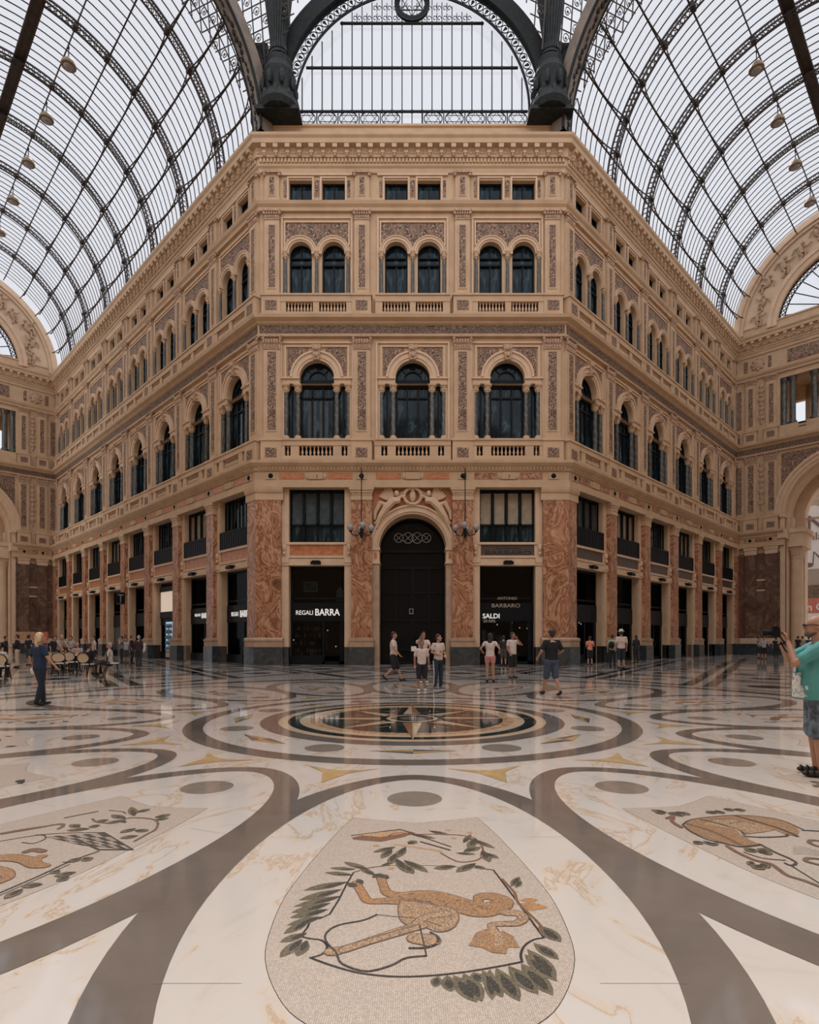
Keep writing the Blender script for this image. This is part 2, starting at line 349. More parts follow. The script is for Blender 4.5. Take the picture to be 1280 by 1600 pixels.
# ground storey frame of one bay: jambs, lintel, coloured panel, consoles
def bayframe(key, hw, panel):
    b = MB().pb(-hw-.42, -hw, 0, .16, 0, 5.9).pb(hw, hw+.42, 0, .16, 0, 5.9).pb(-hw-.42, -hw, 0, .12, 6.3, 10.45).pb(hw, hw+.42, 0, .12, 6.3, 10.45)
    b.pb(-hw-.5, hw+.5, 0, .22, 5.9, 6.05).pb(-hw-.02, hw+.02, 0, .16, 6.05, 6.3).pb(-hw-.5, -hw+.02, 0, .26, 6.05, 6.35).pb(hw-.02, hw+.5, 0, .26, 6.05, 6.35)
    b.pb(-hw-.1, hw+.1, 0, .14, 6.35, 6.5).pb(-hw-.1, hw+.1, 0, .2, 7.14, 7.28).pb(-hw-.1, -hw+.06, 0, .14, 6.5, 7.14).pb(hw-.06, hw+.1, 0, .14, 6.5, 7.14)
    b = b.build('bay_frame', 'stone_light')
    MB().pb(-hw-.44, -hw, -.35, .2, 0, 1.07).pb(hw, hw+.44, -.35, .2, 0, 1.07).build('jamb_plinth', 'slate', b)
    MB().pb(-hw+.06, hw-.06, 0, .08, 6.5, 7.14).build('coloured_panel', panel, b)
    c = MB()
    for sx in (-1, 1): c.ell((sx*(hw+.27), -.15, 6.95), .13, .14, .22, 8, 6); c.ell((sx*(hw+.27), -.2, 6.62), .09, .1, .12, 8, 6)
    c.build('console', 'stone_light', b)
    MB().pb(-.22, .22, .1, .5, 5.98, 6.16).pb(-.3, .3, .4, .55, 5.93, 6.1).build('awning_box', 'frame', b)
    proto(key, b)
bayframe('bf_orange', 1.65, 'orange_marble'); bayframe('bf_dark', 1.65, 'panel_dark'); bayframe('bfn_orange', 1.82, 'orange_marble'); bayframe('bfn_dark', 1.82, 'panel_dark')
# frieze ornaments
def frieze(key, half, m):
    b = MB().pb(-half, -.7, .42, .45, 10.95, 11.31).pb(.7, half, .42, .45, 10.95, 11.31).build('frieze_panel', m)
    MB().pb(-.42, .42, .42, .52, 10.93, 11.33).ell((-.52,-.46,11.13),.14,.07,.2,8,5).ell((.52,-.46,11.13),.14,.07,.2,8,5).build('cartouche', 'stone', b)
    proto(key, b)
frieze('fz_o', 2.15, 'orange_marble'); frieze('fz_d', 2.0, 'brown_marble')
b = MB().pb(-.3, .3, .42, .47, 10.93, 11.33).build('frieze_block', 'stone'); MB().ell((0,-.47,11.13), .15, .07, .15, 12, 6).build('boss', 'frame', b)
proto('fzboss', b)

# windows: the frame is the window, its pane a part
wn = [0]; dn = [0]
def wproto(key, build):
    protos[key] = build()
def fin(mbf, mbp, pm='pane', extra=None):
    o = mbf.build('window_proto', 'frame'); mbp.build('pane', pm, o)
    if extra: extra(o)
    return o
def w_arch2(cur=False):
    f = MB(); d = -.30; e = -.38
    for x in (-.95, -.33, .33, .95): f.pb(x-.05, x+.05, e, d, 13.34, 16.75)
    f.pb(-1.0, 1.0, e, d+.04, 16.6, 17.07).pb(-1.0, 1.0, e, d, 15.95, 16.05).pb(-1.0, 1.0, e, d, 13.34, 13.5)
    f.ring(0, 17.07, .93, 1.06, e, d, n=18).ring(0, 17.07, .5, .56, e, d, n=14)
    for a in (PI/4, PI/2, PI*3/4): f.tube([(.53*math.cos(a), .34, 17.07+.53*math.sin(a)), (.98*math.cos(a), .34, 17.07+.98*math.sin(a))], .03, 4)
    for sx in (-1, 1):
        x0, x1 = (1.2, 1.9) if sx > 0 else (-1.9, -1.2); f.pb((x0+x1)/2-.04, (x0+x1)/2+.04, e, d, 13.34, 16.75)
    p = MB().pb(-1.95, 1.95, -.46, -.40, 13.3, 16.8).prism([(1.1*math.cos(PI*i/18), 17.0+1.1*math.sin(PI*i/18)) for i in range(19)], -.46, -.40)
    ex = None
    if cur:
        def ex(o):
            c = MB()
            for x0, x1 in ((-.62,-.1),(.1,.62)): c.pb(x0, x1, -.399, -.39, 13.6, 15.9)
            c.build('curtain', 'curtain_blue', o)
    return fin(f, p, 'pane', ex)
wproto('w2', w_arch2); wproto('w2c', lambda: w_arch2(True))
def w_arch3():
    f = MB(); d = -.28; e = -.36
    for x in (-.64, 0, .64): f.pb(x-.045, x+.045, e, d, 21.87, 24.0 if x == 0 else 24.47)
    f.pb(-.68, .68, e, d+.03, 23.9, 24.0).pb(-.68, .68, e, d, 24.35, 24.42).pb(-.68, .68, e, d, 21.87, 21.97).ring(0, 24.47, .6, .7, e, d, n=14)
    f.pb(-.04, .04, e, d, 24.4, 25.1)
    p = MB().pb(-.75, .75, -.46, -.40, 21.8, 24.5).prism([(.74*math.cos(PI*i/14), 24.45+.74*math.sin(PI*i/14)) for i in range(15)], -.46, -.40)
    return fin(f, p)
wproto('w3', w_arch3)
def w_attic():
    f = MB(); d = -.28; e = -.36
    for x in (-.64, 0, .64): f.pb(x-.045, x+.045, e, d, 27.5, 28.85)
    f.pb(-.68, .68, e, d, 28.75, 28.85).pb(-.68, .68, e, d, 27.56, 27.66)
    return fin(f, MB().pb(-.7, .7, -.46, -.40, 27.4, 28.9))
wproto('w4', w_attic)
def w_mezz(hw, pm, rail):
    f = MB(); d = -.22; e = -.32
    for i in range(5):
        x = -hw+2*hw*i/4; f.pb(max(-hw, x-.07), min(hw, x+.07), e, d, 7.28, 10.48)
    f.pb(-hw, hw, e, d, 10.36, 10.48).pb(-hw, hw, e, d, 7.28, 7.4).pb(-hw, hw, e, d, 8.32, 8.42)
    o = fin(f, MB().pb(-hw-.05, hw+.05, -.46, -.40, 7.2, 10.55))
    c = MB()
    for i in range(4):
        x0 = -hw+2*hw*i/4+.1; x1 = -hw+2*hw*(i+1)/4-.1; c.pb(x0, x1, -.399, -.39, 8.45, 10.3)
    if pm: c.build('curtain', pm, o)
    if rail:
        r = MB().pb(-hw, hw, .1, .16, 8.35, 8.43).pb(-hw, hw, .1, .16, 7.3, 7.36).pb(-hw, -hw+.05, -.2, .16, 7.3, 8.43).pb(hw-.05, hw, -.2, .16, 7.3, 8.43).pb(-hw, hw, .115, .13, 7.36, 8.35)
        for i in range(13): x = -hw+2*hw*i/12; r.pb(x-.02, x+.02, .1, .15, 7.3, 8.43)
        r.build('railing', 'frame', o)
    return o
wproto('wm', lambda: w_mezz(1.65, 'curtain_blue', False)); wproto('wmc', lambda: w_mezz(1.65, 'curtain_cream', False))
wproto('wmr', lambda: w_mezz(1.82, None, True)); wproto('wmrc', lambda: w_mezz(1.82, 'curtain_cream', True)); wproto('wmrb', lambda: w_mezz(1.82, 'curtain_blue', True))
def place_window(key, wall, x, label):
    """window is top-level: put it into the wall's own frame with a world matrix"""
    o = protos[key]
    if key in used: o = dup(o)
    used.add(key); wn[0] += 1; o.name = 'window_%d' % wn[0]
    mw = wall.matrix_basis @ Matrix.Translation((x, 0, 0)); o.location = mw.to_translation(); o.rotation_euler = wall.rotation_euler
    tag(o, label, 'window', kind='structure'); return o
def place(o, wall, x=0, p=0, z=0):
    mw = wall.matrix_basis @ Matrix.Translation((x, -p, z)); o.location = mw.to_translation(); o.rotation_euler = wall.rotation_euler; return o
ORD = ['first', 'second', 'third', 'fourth', 'fifth', 'sixth', 'seventh', 'eighth']
walls = {}
def build_wall(key, bays, bw, hw, doorbay=None):
    A, B, s0, s1 = ENDS[key]; d = (B-A); L = d.length; ang = math.atan2(d.y, d.x)
    body = MB(); x0 = lambda i: bays[i]
    r1 = []; r2 = []
    for i, c in enumerate(bays):
        if i == doorbay: continue
        r1.append((c-hw, c+hw, 0, 5.9, None)); r2.append((c-hw, c+hw, 7.28, 10.48, None))
    if doorbay is None:
        row(body, 0, L, 0, 6.3, r1); row(body, 0, L, 6.3, 10.9, r2)
    else:
        c = bays[doorbay]; xs = c-bw/2; xe = c+bw/2
        row(body, 0, xs, 0, 6.3, [o for o in r1 if o[1] < c]); row(body, 0, xs, 6.3, 10.9, [o for o in r2 if o[1] < c])
        row(body, xe, L, 0, 6.3, [o for o in r1 if o[0] > c]); row(body, xe, L, 6.3, 10.9, [o for o in r2 if o[0] > c])
        row(body, xs, xe, 0, 10.9, [(c-2.0, c+2.0, 0, 6.97, 2.0)], 1.6)
    row(body, 0, L, 10.9, 13.3, [])
    row(body, 0, L, 13.3, 16.75, [(c-1.95, c+1.95, 13.34, 16.75, None) for c in bays])
    row(body, 0, L, 16.75, 19.5, [(c-1.03, c+1.03, 16.75, 17.07, 1.03) for c in bays])
    row(body, 0, L, 19.5, 21.8, [])
    row(body, 0, L, 21.8, 26.93, [(c+e-.68, c+e+.68, 21.87, 24.47, .68) for c in bays for e in (-.98, .98)])
    row(body, 0, L, 26.93, 29.2, [(c+e-.68, c+e+.68, 27.56, 28.85, None) for c in bays for e in (-.98, .98)])
    w = body.build('wall_'+key, 'stone'); w.location = (A.x, A.y, 0); w.rotation_euler = (0, 0, ang)
    tag(w, {'front': 'carved stone facade facing the hall with the big dark arched doorway', 'left_wing': 'long arcaded stone facade receding to the left', 'right_wing': 'long arcaded stone facade receding to the right'}[key], 'wall', kind='structure')
    for nm, pr in (('ground_entablature', PR_GF), ('second_storey_cornice', PR_L2), ('third_storey_cornice', PR_L3), ('crowning_cornice', PR_TP)):
        mb = MB(); sweep(mb, pr, L, s0, s1)
        if pr is PR_TP:
            n = int(L/.21)
            for i in range(n): x = L*(i+.5)/n; mb.pb(x-.06, x+.06, .2, .31, 29.7, 29.93)
        if pr is PR_GF:
            n = int(L/.2)
            for i in range(n): x = L*(i+.5)/n; mb.pb(x-.05, x+.05, .5, .62, 11.5, 11.62)
        mb.build(nm, 'stone', w)
    n = int(round(L/.69)); mb = MB()
    for i in range(n):
        x = L*(i+.5)/n; mb.pb(x-.14, x+.14, .3, .66, 30.3, 30.52).pb(x-.11, x+.11, .3, .52, 30.08, 30.3).ell((x, -.4, 30.05), .1, .12, .12, 6, 4)
    mb.build('modillion_course', 'stone', w)
    mb = MB()
    for i in range(n):
        x = L*i/n; mb.pb(x-.13, x+.13, .36, .37, 30.12, 30.42)
    mb.build('modillion_rosettes', 'carved', w)
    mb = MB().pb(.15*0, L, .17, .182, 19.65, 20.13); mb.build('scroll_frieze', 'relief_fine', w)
    return w, L, ang
def dress(key, w, L, bays, edges, bw, wide, orange, doorbay=None, order=1):
    walls[key] = w
    for i, c in enumerate(bays):
        k = i if order > 0 else len(bays)-1-i
        where = ['left of the doorway', 'above the doorway', 'right of the doorway'][i] if key == 'front' else 'in the %s bay of the %s wing from the corner' % (ORD[k], key.split('_')[0])
        for nm in ('bal2', 'arch2', 'key2', 'span2', 'fr2', 'bal3', 'arch3', 'span3', 'fr3', 'strip4', 'fr4'): put(nm, w, c)
        for x in (-1.87, -1.16, 1.16, 1.87): put('col2', w, c+x, 0, -.14)
        for x in (-1.86, 0, 1.86): put('col3', w, c+x, 0, .09)
        if i != doorbay:
            put(('bf_' if wide else 'bfn_')+('orange' if orange(i) else 'dark'), w, c)
            mz = ('wm' if i == 0 else 'wmc') if wide else rnd.choice(['wmr', 'wmrb', 'wmrc'])
            place_window(mz, w, c, 'wide four-light mezzanine window over the shopfront, '+where)
        put('fz_o' if orange(i) else 'fz_d', w, c)
        place_window('w2c' if (wide and i == 0) else 'w2', w, c, 'tall arched window between grey columns '+where)
        for e, s in ((-.98, 'left'), (.98, 'right')):
            place_window('w3', w, c+e, '%s of the paired small arched windows %s' % (s, where))
            place_window('w4', w, c+e, '%s square attic window %s' % (s, where))
    for x in edges:
        put('pil2', w, x); put('pil3', w, x); put('pil4', w, x); put('fzboss', w, x)

# ------------------------------------------------------------ the three near walls
FB = [3.39, 9.09, 14.72]; FE = [.74, 6.08, 12.04, 17.37]
wf, L, ang = build_wall('front', FB, 5.68, 1.65, doorbay=1)
dress('front', wf, L, FB, FE, 5.68, True, lambda i: i != 2, doorbay=1)
LB = sorted([LL-(2.95+5.43*n) for n in range(8)]); LE = [LL-.5]+[LL-(5.67+5.43*n) for n in range(8)]
wl, L1, _ = build_wall('left_wing', LB, 5.43, 1.82)
dress('left_wing', wl, L1, LB, LE, 5.43, False, lambda i: True, order=-1)
RB = [2.95+5.43*n for n in range(6)]; RE = [.5]+[5.67+5.43*n for n in range(6)]
wr, L2, _ = build_wall('right_wing', RB, 5.43, 1.82)
dress('right_wing', wr, L2, RB, RE, 5.43, False, lambda i: False)
for x in FE[1:3]: put('pillar', wf, x)
for x in LE[1:]: put('pillar_narrow', wl, x)
for x in RE[1:]: put('pillar_narrow', wr, x)
def corner_pillar(w, xa, xb, s0, s1):
    def blk(prof, nm, mat, par, xa=xa, xb=xb):
        mb = MB(); vs = []
        for x, s in ((xa, -s0), (xb, s1)):
            for p, z in prof: mb.v.append((x+s*p, -p, z))
        n = len(prof); mb.f += [(i, i+1, n+i+1, n+i) for i in range(n-1)]+[tuple(range(n)), tuple(reversed(range(n, 2*n)))]; mb.m += [0]*(n+1)
        o = mb.build(nm, mat, par); return o
    b = blk([(0,1.5),(.4,1.5),(.4,9.95),(0,9.95)], 'pillar', 'brown_marble', w)
    e = .14; xa2 = xa-(e if s0 == 0 else 0); xb2 = xb+(e if s1 == 0 else 0)
    blk([(0,0),(.55,0),(.55,1.07),(0,1.07)], 'plinth', 'slate', b, xa2, xb2)
    blk([(0,1.07),(.52,1.07),(.52,1.42),(.56,1.42),(.56,1.52),(.47,1.62),(0,1.62)], 'pillar_base', 'base_stone', b, xa2, xb2)
    blk([(0,9.72),(.43,9.72),(.43,10.15),(.48,10.16),(.53,10.3),(.55,10.46),(0,10.46)], 'capital', 'stone', b, xa2, xb2)
corner_pillar(wf, 0, 1.32, .414, 0); corner_pillar(wf, L-1.32, L, 0, .414)
corner_pillar(wl, L1-.8, L1, 0, .414); corner_pillar(wr, 0, .8, .414, 0)

# great arched doorway of the front
c = FB[1]
b = MB().ring(c, 6.97, 2.0, 2.12, 0, .14, n=28).ring(c, 6.97, 2.12, 2.42, 0, .22, n=28).ring(c, 6.97, 2.42, 2.52, 0, .3, n=28)
for sx in (-1, 1):
    x0, x1 = sorted((c+sx*1.98, c+sx*2.42)); b.pb(x0, x1, -1.0, .2, 6.05, 6.97).pb(x0-.04, x1+.04, -1.0, .28, 6.8, 6.97).pb(x0-.04, x1+.04, -1.0, .26, 6.0, 6.14)
b.build('archivolt', 'stone_light', wf)
b = MB()
for sx in (-1, 1):
    x0, x1 = sorted((c+sx*1.98, c+sx*2.4)); b.pb(x0, x1, -1.0, .17, 0, 6.0)
b.build('door_jamb', 'base_stone', wf)
b = MB()
for sx in (-1, 1): b.pb(c+sx*2.2-.08, c+sx*2.2+.08, .2, .22, 6.3, 6.65)
b.build('jamb_inset', 'orange_marble', wf)
n = 20; b = MB()
for i in range(n):
    xa, xb = -2.36+4.72*i/n, -2.36+4.72*(i+1)/n; f = lambda x: 6.97+math.sqrt(max(0, 2.5**2-x*x))
    b.quad((c+xa,-.05,f(xa)),(c+xb,-.05,f(xb)),(c+xb,-.05,10.43),(c+xa,-.05,10.43))
b.build('spandrel_ground', 'orange_marble', wf)
# door: leaves, glazed fanlight, iron scrolls
b = MB(); Y = -1.2
for x in (-1.95, -1.0, -.05, .05, 1.0, 1.95): b.pb(c+x-.06, c+x+.06, Y-.1, Y+.04, 0, 6.0)
for z in (.1, .9, 2.7, 4.4, 5.9): b.pb(c-2, c+2, Y-.08, Y+.05, z-.07, z+.07)
b.ring(c, 6.97, 1.88, 2.02, Y-.1, Y+.04, n=20).pb(c-2, c+2, Y-.1, Y+.06, 6.85, 7.02)
dr = b.build('door_1', 'frame'); tag(dr, 'tall black double door in the arched doorway of the front facade', 'door', kind='structure')
MB().pb(c-2.05, c+2.05, Y-.14, Y-.1, 0, 7.0).prism([(c+2.03*math.cos(PI*i/18), 6.95+2.03*math.sin(PI*i/18)) for i in range(19)], Y-.14, Y-.1).build('pane', 'pane_dark', dr)
b = MB()
for cx, r in ((-.85,.28),(-.28,.33),(.28,.33),(.85,.28)):
    b.tube([(c+cx+r*math.cos(t*PI/6), -Y-.1, 7.75+r*math.sin(t*PI/6)) for t in range(12)], .022, 4, closed=True)
    for t in range(4): b.tube([(c+cx, -Y-.1, 7.75), (c+cx+r*math.cos(t*PI/2+.78), -Y-.1, 7.75+r*math.sin(t*PI/2+.78))], .02, 4)
b.build('fanlight_scroll', 'globe', dr)
dr.location = wf.location; dr.rotation_euler = wf.rotation_euler
b = MB(); Y2 = -1.0
for x, z in ((-.18, 3.35), (.02, 3.35), (-.18, 3.1), (.02, 3.1)): b.ell((c+x, 1.05, z), .035, .03, .05, 6, 4)
b.tube([(c-.18,1.08,3.1),(c-.18,1.08,3.4),(c+.02,1.08,3.4),(c+.02,1.08,3.1)], .03, 4); b.bar((c-.18,1.08,3.1),(c+.02,1.08,3.1), .03); MBl = b.build('wall_lamp', 'globe'); tag(MBl, 'small cluster of four lamp glasses glinting inside the dark doorway', 'lamp'); MBl.location = wf.location

# ------------------------------------------------------------ end walls of the two arms
def end_wall(key, side):
    A, B, s0, s1 = ENDS[key]; d = B-A; L = d.length; ang = math.atan2(d.y, d.x); cx = L/2
    body = MB(); R = 4.9
    row(body, 0, L, 0, 19.5, [(cx-R, cx+R, 0, 13.4, R)], .9)
    row(body, 0, L, 19.5, 21.8, [])
    row(body, 0, L, 21.8, 26.93, [(3.9, L-3.9, 21.87, 26.4, None)], .9)
    row(body, 0, L, 26.93, 29.2, [])
    # tympanum with round-headed light
    n = 30; z0 = 31.5
    for i in range(n):
        a0, a1 = PI*i/n, PI*(i+1)/n
        for (ra, rb, y) in ((5.6, 9.25, 0.0),):
            P = lambda r, a, y: (cx+r*math.cos(a), y, z0+r*math.sin(a))
            body.quad(P(ra,a0,0), P(rb,a0,0), P(rb,a1,0), P(ra,a1,0)); body.quad(P(ra,a0,0), P(ra,a1,0), P(ra,a1,.9), P(ra,a0,.9))
            body.quad(P(ra,a0,.9), P(ra,a1,.9), P(rb,a1,.9), P(rb,a0,.9))
    w = body.build('wall_'+key, 'stone'); w.location = (A.x, A.y, 0); w.rotation_euler = (0, 0, ang)
    tag(w, 'end wall of the %s arm with its tall open arch and carved tympanum' % side, 'wall', kind='structure')
    for nm, pr in (('ground_entablature', PR_GF), ('second_storey_cornice', PR_L2), ('third_storey_cornice', PR_L3), ('crowning_cornice', PR_TP)):
        mb = MB()
        if pr is PR_GF:
            for xa, xb, e0, e1 in ((0, cx-R, s0, 0), (cx+R, L, 0, s1)):
                m2 = MB(); sweep(m2, pr, xb-xa, e0, e1); mb.add([(x+xa, y, z) for x, y, z in m2.v], m2.f)
        else: sweep(mb, pr, L, s0, s1)
        mb.build(nm, 'stone', w)
    n = int(round(L/.69)); mb = MB()
    for i in range(n):
        x = L*(i+.5)/n; mb.pb(x-.14, x+.14, .3, .66, 30.3, 30.52).pb(x-.11, x+.11, .3, .52, 30.08, 30.3)
    n = int(L/.21)
    for i in range(n): x = L*(i+.5)/n; mb.pb(x-.06, x+.06, .2, .31, 29.7, 29.93)
    mb.build('modillion_course', 'stone', w)
    MB().pb(0, L, .17, .182, 19.65, 20.13).build('scroll_frieze', 'relief_fine', w)
    for m in (lambda x: x, lambda x: L-x):
        for x in (1.45, 3.2):
            put('pil2', w, m(x)); put('pil3', w, m(x)); put('fzboss', w, m(x))
        bx = lambda mb, a, e, p0, p1, z0, z1: mb.pb(min(m(a), m(e)), max(m(a), m(e)), p0, p1, z0, z1)
        b = MB(); bx(b, .15, .6, 0, .03, 13.9, 18.6); bx(b, .15, .6, 0, .03, 22.3, 26.1); bx(b, .8, 1.15, 0, .03, 27.8, 28.9); bx(b, 2.9, 3.2, 0, .03, 27.8, 28.9); bx(b, 4.5, 7.5, 0, .05, 27.75, 28.95)
        b.build('carved_strip', 'relief', w)
        b = MB()
        for z0_, z1_, wd in ((14.0, 18.8, .3), (22.4, 26.3, .3)):
            k = 9
            for i in range(k):
                z = z0_+(z1_-z0_)*(i+.5)/k; r = wd*(1 if i % 2 else .7)*(.5 if i == 0 else 1); b.ell((m(2.33), -.05, z), r, .12, (z1_-z0_)/k*.55, 8, 5)
        b.ell((m(2.05), -.05, 28.35), .5, .16, .5, 12, 6)
        for t in range(8): b.ell((m(2.05)+.5*math.cos(t*.785), -.06, 28.35+.5*math.sin(t*.785)), .16, .12, .16, 6, 4)
        b.build('carved_candelabrum', 'carved', w)
        # spandrel beside the great arch
        b = MB(); k = 14
        for i in range(k):
            xa, xb = 4.0+4.6*i/k, 4.0+4.6*(i+1)/k; f = lambda x: 13.4+math.sqrt(max(0, 5.85**2-(x-9.2)**2)) if abs(x-9.2) < 5.85 else 13.4
            za, zb = max(14.5, f(xa)), max(14.5, f(xb))
            if za < 19.2: b.quad((m(xa),-.04,za),(m(xb),-.04,min(zb,19.2)),(m(xb),-.04,19.2),(m(xa),-.04,19.2))
        b.build('carved_spandrel', 'relief', w)
        # marble facing of the ground storey with its pilasters
        b = MB(); bx(b, .1, 3.95, 0, .06, 1.62, 9.9); bx(b, 1.0, 1.95, .06, .3, 1.62, 9.75); bx(b, 2.75, 3.7, .06, .3, 1.62, 9.75); b.build('marble_facing', 'dark_marble', w)
        b = MB(); bx(b, 0, 4.2, 0, .35, 0, 1.07); bx(b, .9, 2.05, .3, .5, 0, 1.07); bx(b, 2.65, 3.8, .3, .5, 0, 1.07); b.build('plinth', 'slate', w)
        b = MB(); bx(b, 0, 4.25, 0, .3, 1.07, 1.62); bx(b, .95, 2.0, .2, .36, 9.75, 10.45); bx(b, 2.7, 3.75, .2, .36, 9.75, 10.45); bx(b, .88, 2.07, .2, .44, 10.2, 10.45); bx(b, 2.63, 3.82, .2, .44, 10.2, 10.45)
        bx(b, 3.95, 4.3, -.9, .22, 1.07, 13.4); bx(b, 3.8, 4.45, -.9, .6, 11.1, 11.95); bx(b, 3.9, 4.36, -.9, .4, 13.1, 13.4)
        bx(b, 1.9, 2.8, .05, .14, 6.2, 6.35); bx(b, 1.9, 2.8, .05, .14, 7.2, 7.35)
        b.build('jamb_moulding', 'stone_light', w)
        b = MB(); bx(b, .9, 1.3, .42, .45, 10.95, 11.31); bx(b, 1.9, 2.9, .42, .45, 10.95, 11.31); b.build('frieze_panel', 'brown_marble', w)
        # loggia columns
        for x in (4.15, 4.85, 6.55, 8.1):
            r = .27; o = MB().lathe([(r*1.4,0),(r*1.4,.15),(r,.3),(r*.88,3.9),(r*1.3,4.25),(r*1.4,4.4)], (m(x), .35, 21.95), 12).build('column', 'grey_marble', w)
        b = MB(); bx(b, 3.9, 5.4, -.6, .1, 20.6, 21.87); bx(b, 6.0, 7.0, -.6, .1, 20.6, 21.87); b.build('loggia_parapet', 'stone', w)
        b = MB()
        for x in [5.55+.22*i for i in range(2)]+[7.15+.24*i for i in range(9)]: b.lathe([(.07,0),(.04,.1),(.09,.35),(.04,.7),(.07,.8)], (m(x), .1, 20.9), 6)
        bx(b, 5.4, 9.2, -.4, 0.02, 21.7, 21.87); bx(b, 4.0, 9.2, -.05, .0, 21.4, 21.5); b.build('loggia_railing', 'iron', w)
    MB().ring(cx, 13.4, R, R+.25, 0, .15, n=32).ring(cx, 13.4, R+.25, R+.6, 0, .25, n=32).ring(cx, 13.4, R+.6, R+.85, 0, .36, n=32).build('archivolt', 'stone_light', w)
    z0 = 31.5
    MB().ring(cx, z0, 8.75, 9.3, 0, .35, n=40).ring(cx, z0, 8.45, 8.75, 0, .2, n=40).ring(cx, z0, 5.55, 6.0, 0, .2, n=40).ring(cx, z0, 6.0, 6.35, 0, .3, n=40).build('tympanum_moulding', 'stone_light', w)
    b = MB(); rr = random.Random(3); n = 34
    for i in range(n):
        a0, a1 = PI*i/n, PI*(i+1)/n; P = lambda r, a: (cx+r*math.cos(a), -.03, z0+r*math.sin(a)); b.quad(P(6.35,a0), P(8.45,a0), P(8.45,a1), P(6.35,a1))
    b.build('tympanum_ground', 'stone_side', w)
    # carved figures: seated and reaching bodies in relief
    for i in range(14):
        a = PI*(i+.7)/14.4; rc = 7.35+.25*((i % 3)-1); b = MB(); px_, pz = cx+rc*math.cos(a), z0+rc*math.sin(a); s = .8+.3*rr.random(); fl_ = rr.choice((-1, 1))
        tl = Matrix.Rotation(rr.uniform(-.5,.5), 3, 'Y'); T = lambda x, z, y=.1: (px_+(tl @ Vector((x*s*fl_,0,z*s))).x, -y, pz+(tl @ Vector((x*s*fl_,0,z*s))).z)
        b.ell(T(0,.2), .26*s, .16, .42*s, 8, 6).ell(T(.05,.82,.16), .15*s, .15, .19*s, 8, 6)
        b.tube([T(0,-.1,.12), T(.5,0,.24), T(.55,-.6,.14)], .13*s, 6).tube([T(-.05,-.1,.12), T(.3,-.35,.2), T(.2,-.85,.12)], .12*s, 6)
        b.tube([T(.15,.5,.15), T(.5,.45,.24), T(.8,.75,.2)], .08*s, 6).tube([T(-.15,.5,.12), T(-.5,.3,.2), T(-.6,-.1,.15)], .08*s, 6)
        b.build('carved_figure', 'carved', w)
    # lunette glazing: fan bars and a band of rosettes
    b = MB()
    for k in range(1, 16): a = PI*k/16; b.tube([(cx+1.6*math.cos(a), .5, z0+1.6*math.sin(a)), (cx+5.1*math.cos(a), .5, z0+5.1*math.sin(a))], .05, 4)
    for r in (1.6, 5.1, 5.55): b.tube([(cx+r*math.cos(PI*k/40), .5, z0+r*math.sin(PI*k/40)) for k in range(41)], .06, 4)
    for k in range(44): a = PI*(k+.5)/44; b.tube([(cx+5.33*math.cos(a)+.16*math.cos(t*PI/3), .5, z0+5.33*math.sin(a)+.16*math.sin(t*PI/3)) for t in range(6)], .045, 4, closed=True)
    wn[0] += 1; o = b.build('window_%d' % wn[0], 'iron'); o.location = w.location; o.rotation_euler = w.rotation_euler
    tag(o, 'half-round fanlight with radiating bars at the end of the %s vault' % side, 'window', kind='structure')
    MB().prism([(cx+5.6*math.cos(PI*i/30), z0+5.6*math.sin(PI*i/30)) for i in range(31)], -.56, -.55).build('pane', 'roof_glass', o)
    # passage beyond the arch: reveals, free columns, inner arch
    b = MB(); D = 5.0
    for m in (lambda x: x, lambda x: L-x):
        x0, x1 = sorted((m(2.5), m(4.3))); b.box(x0, x1, .9, 2.2, 0, 13.4); x0, x1 = sorted((m(2.5), m(5.2))); b.box(x0, x1, 3.6, D, 0, 13.4); x0, x1 = sorted((m(2.5), m(4.6))); b.box(x0, x1, 2.2, 3.6, 0, 13.4)
        x0, x1 = sorted((m(3.9), m(5.6))); b.box(x0, x1, 1.0, D+.1, 10.3, 11.9); x0, x1 = sorted((m(3.8), m(5.9))); b.box(x0, x1, .9, D+.2, 11.7, 12.1)
    row(b, 2.5, L-2.5, 13.4, 19.6, [(cx-4.0, cx+4.0, 13.41, 13.42, 4.0)], 1.4)
    b2 = MB(); b2.v = [(x, y+3.6, z) if i >= 0 else 0 for i, (x, y, z) in enumerate(b.v)]
    nb = MB(); row(nb, 2.5, L-2.5, 13.4, 19.6, [(cx-4.0, cx+4.0, 13.41, 13.42, 4.0)], 1.4)
    b = MB()
    for m in (lambda x: x, lambda x: L-x):
        for a, e, y0, y1, z0_, z1_ in ((2.5,4.3,.9,2.2,0,13.4),(2.5,5.2,3.6,D,0,13.4),(2.5,4.5,2.2,3.6,0,13.4),(3.9,5.5,1.0,D+.1,10.4,11.8),(3.8,5.8,.9,D+.2,11.7,12.1),(4.3,5.4,1.4,3.0,10.1,10.4)):
            x0, x1 = sorted((m(a), m(e))); b.box(x0, x1, y0, y1, z0_, z1_)
    b.add([(x, y+3.6, z) for x, y, z in nb.v], nb.f)
    n = 20
    for i in range(n):   # barrel between the two arches
        a0, a1 = PI*i/n, PI*(i+1)/n; P = lambda r, a, y: (cx+r*math.cos(a), y, 13.4+r*math.sin(a)); b.quad(P(4.9,a0,.9), P(4.9,a1,.9), P(4.9,a1,3.6), P(4.9,a0,3.6))
    b.box(1, L-1, .9, D, 19.6, 20.4).box(1, 2.5, .9, D, 0, 19.6).box(L-2.5, L-1, .9, D, 0, 19.6)
    b.box(1, L-1, .9, D+1, 27.0, 27.4)
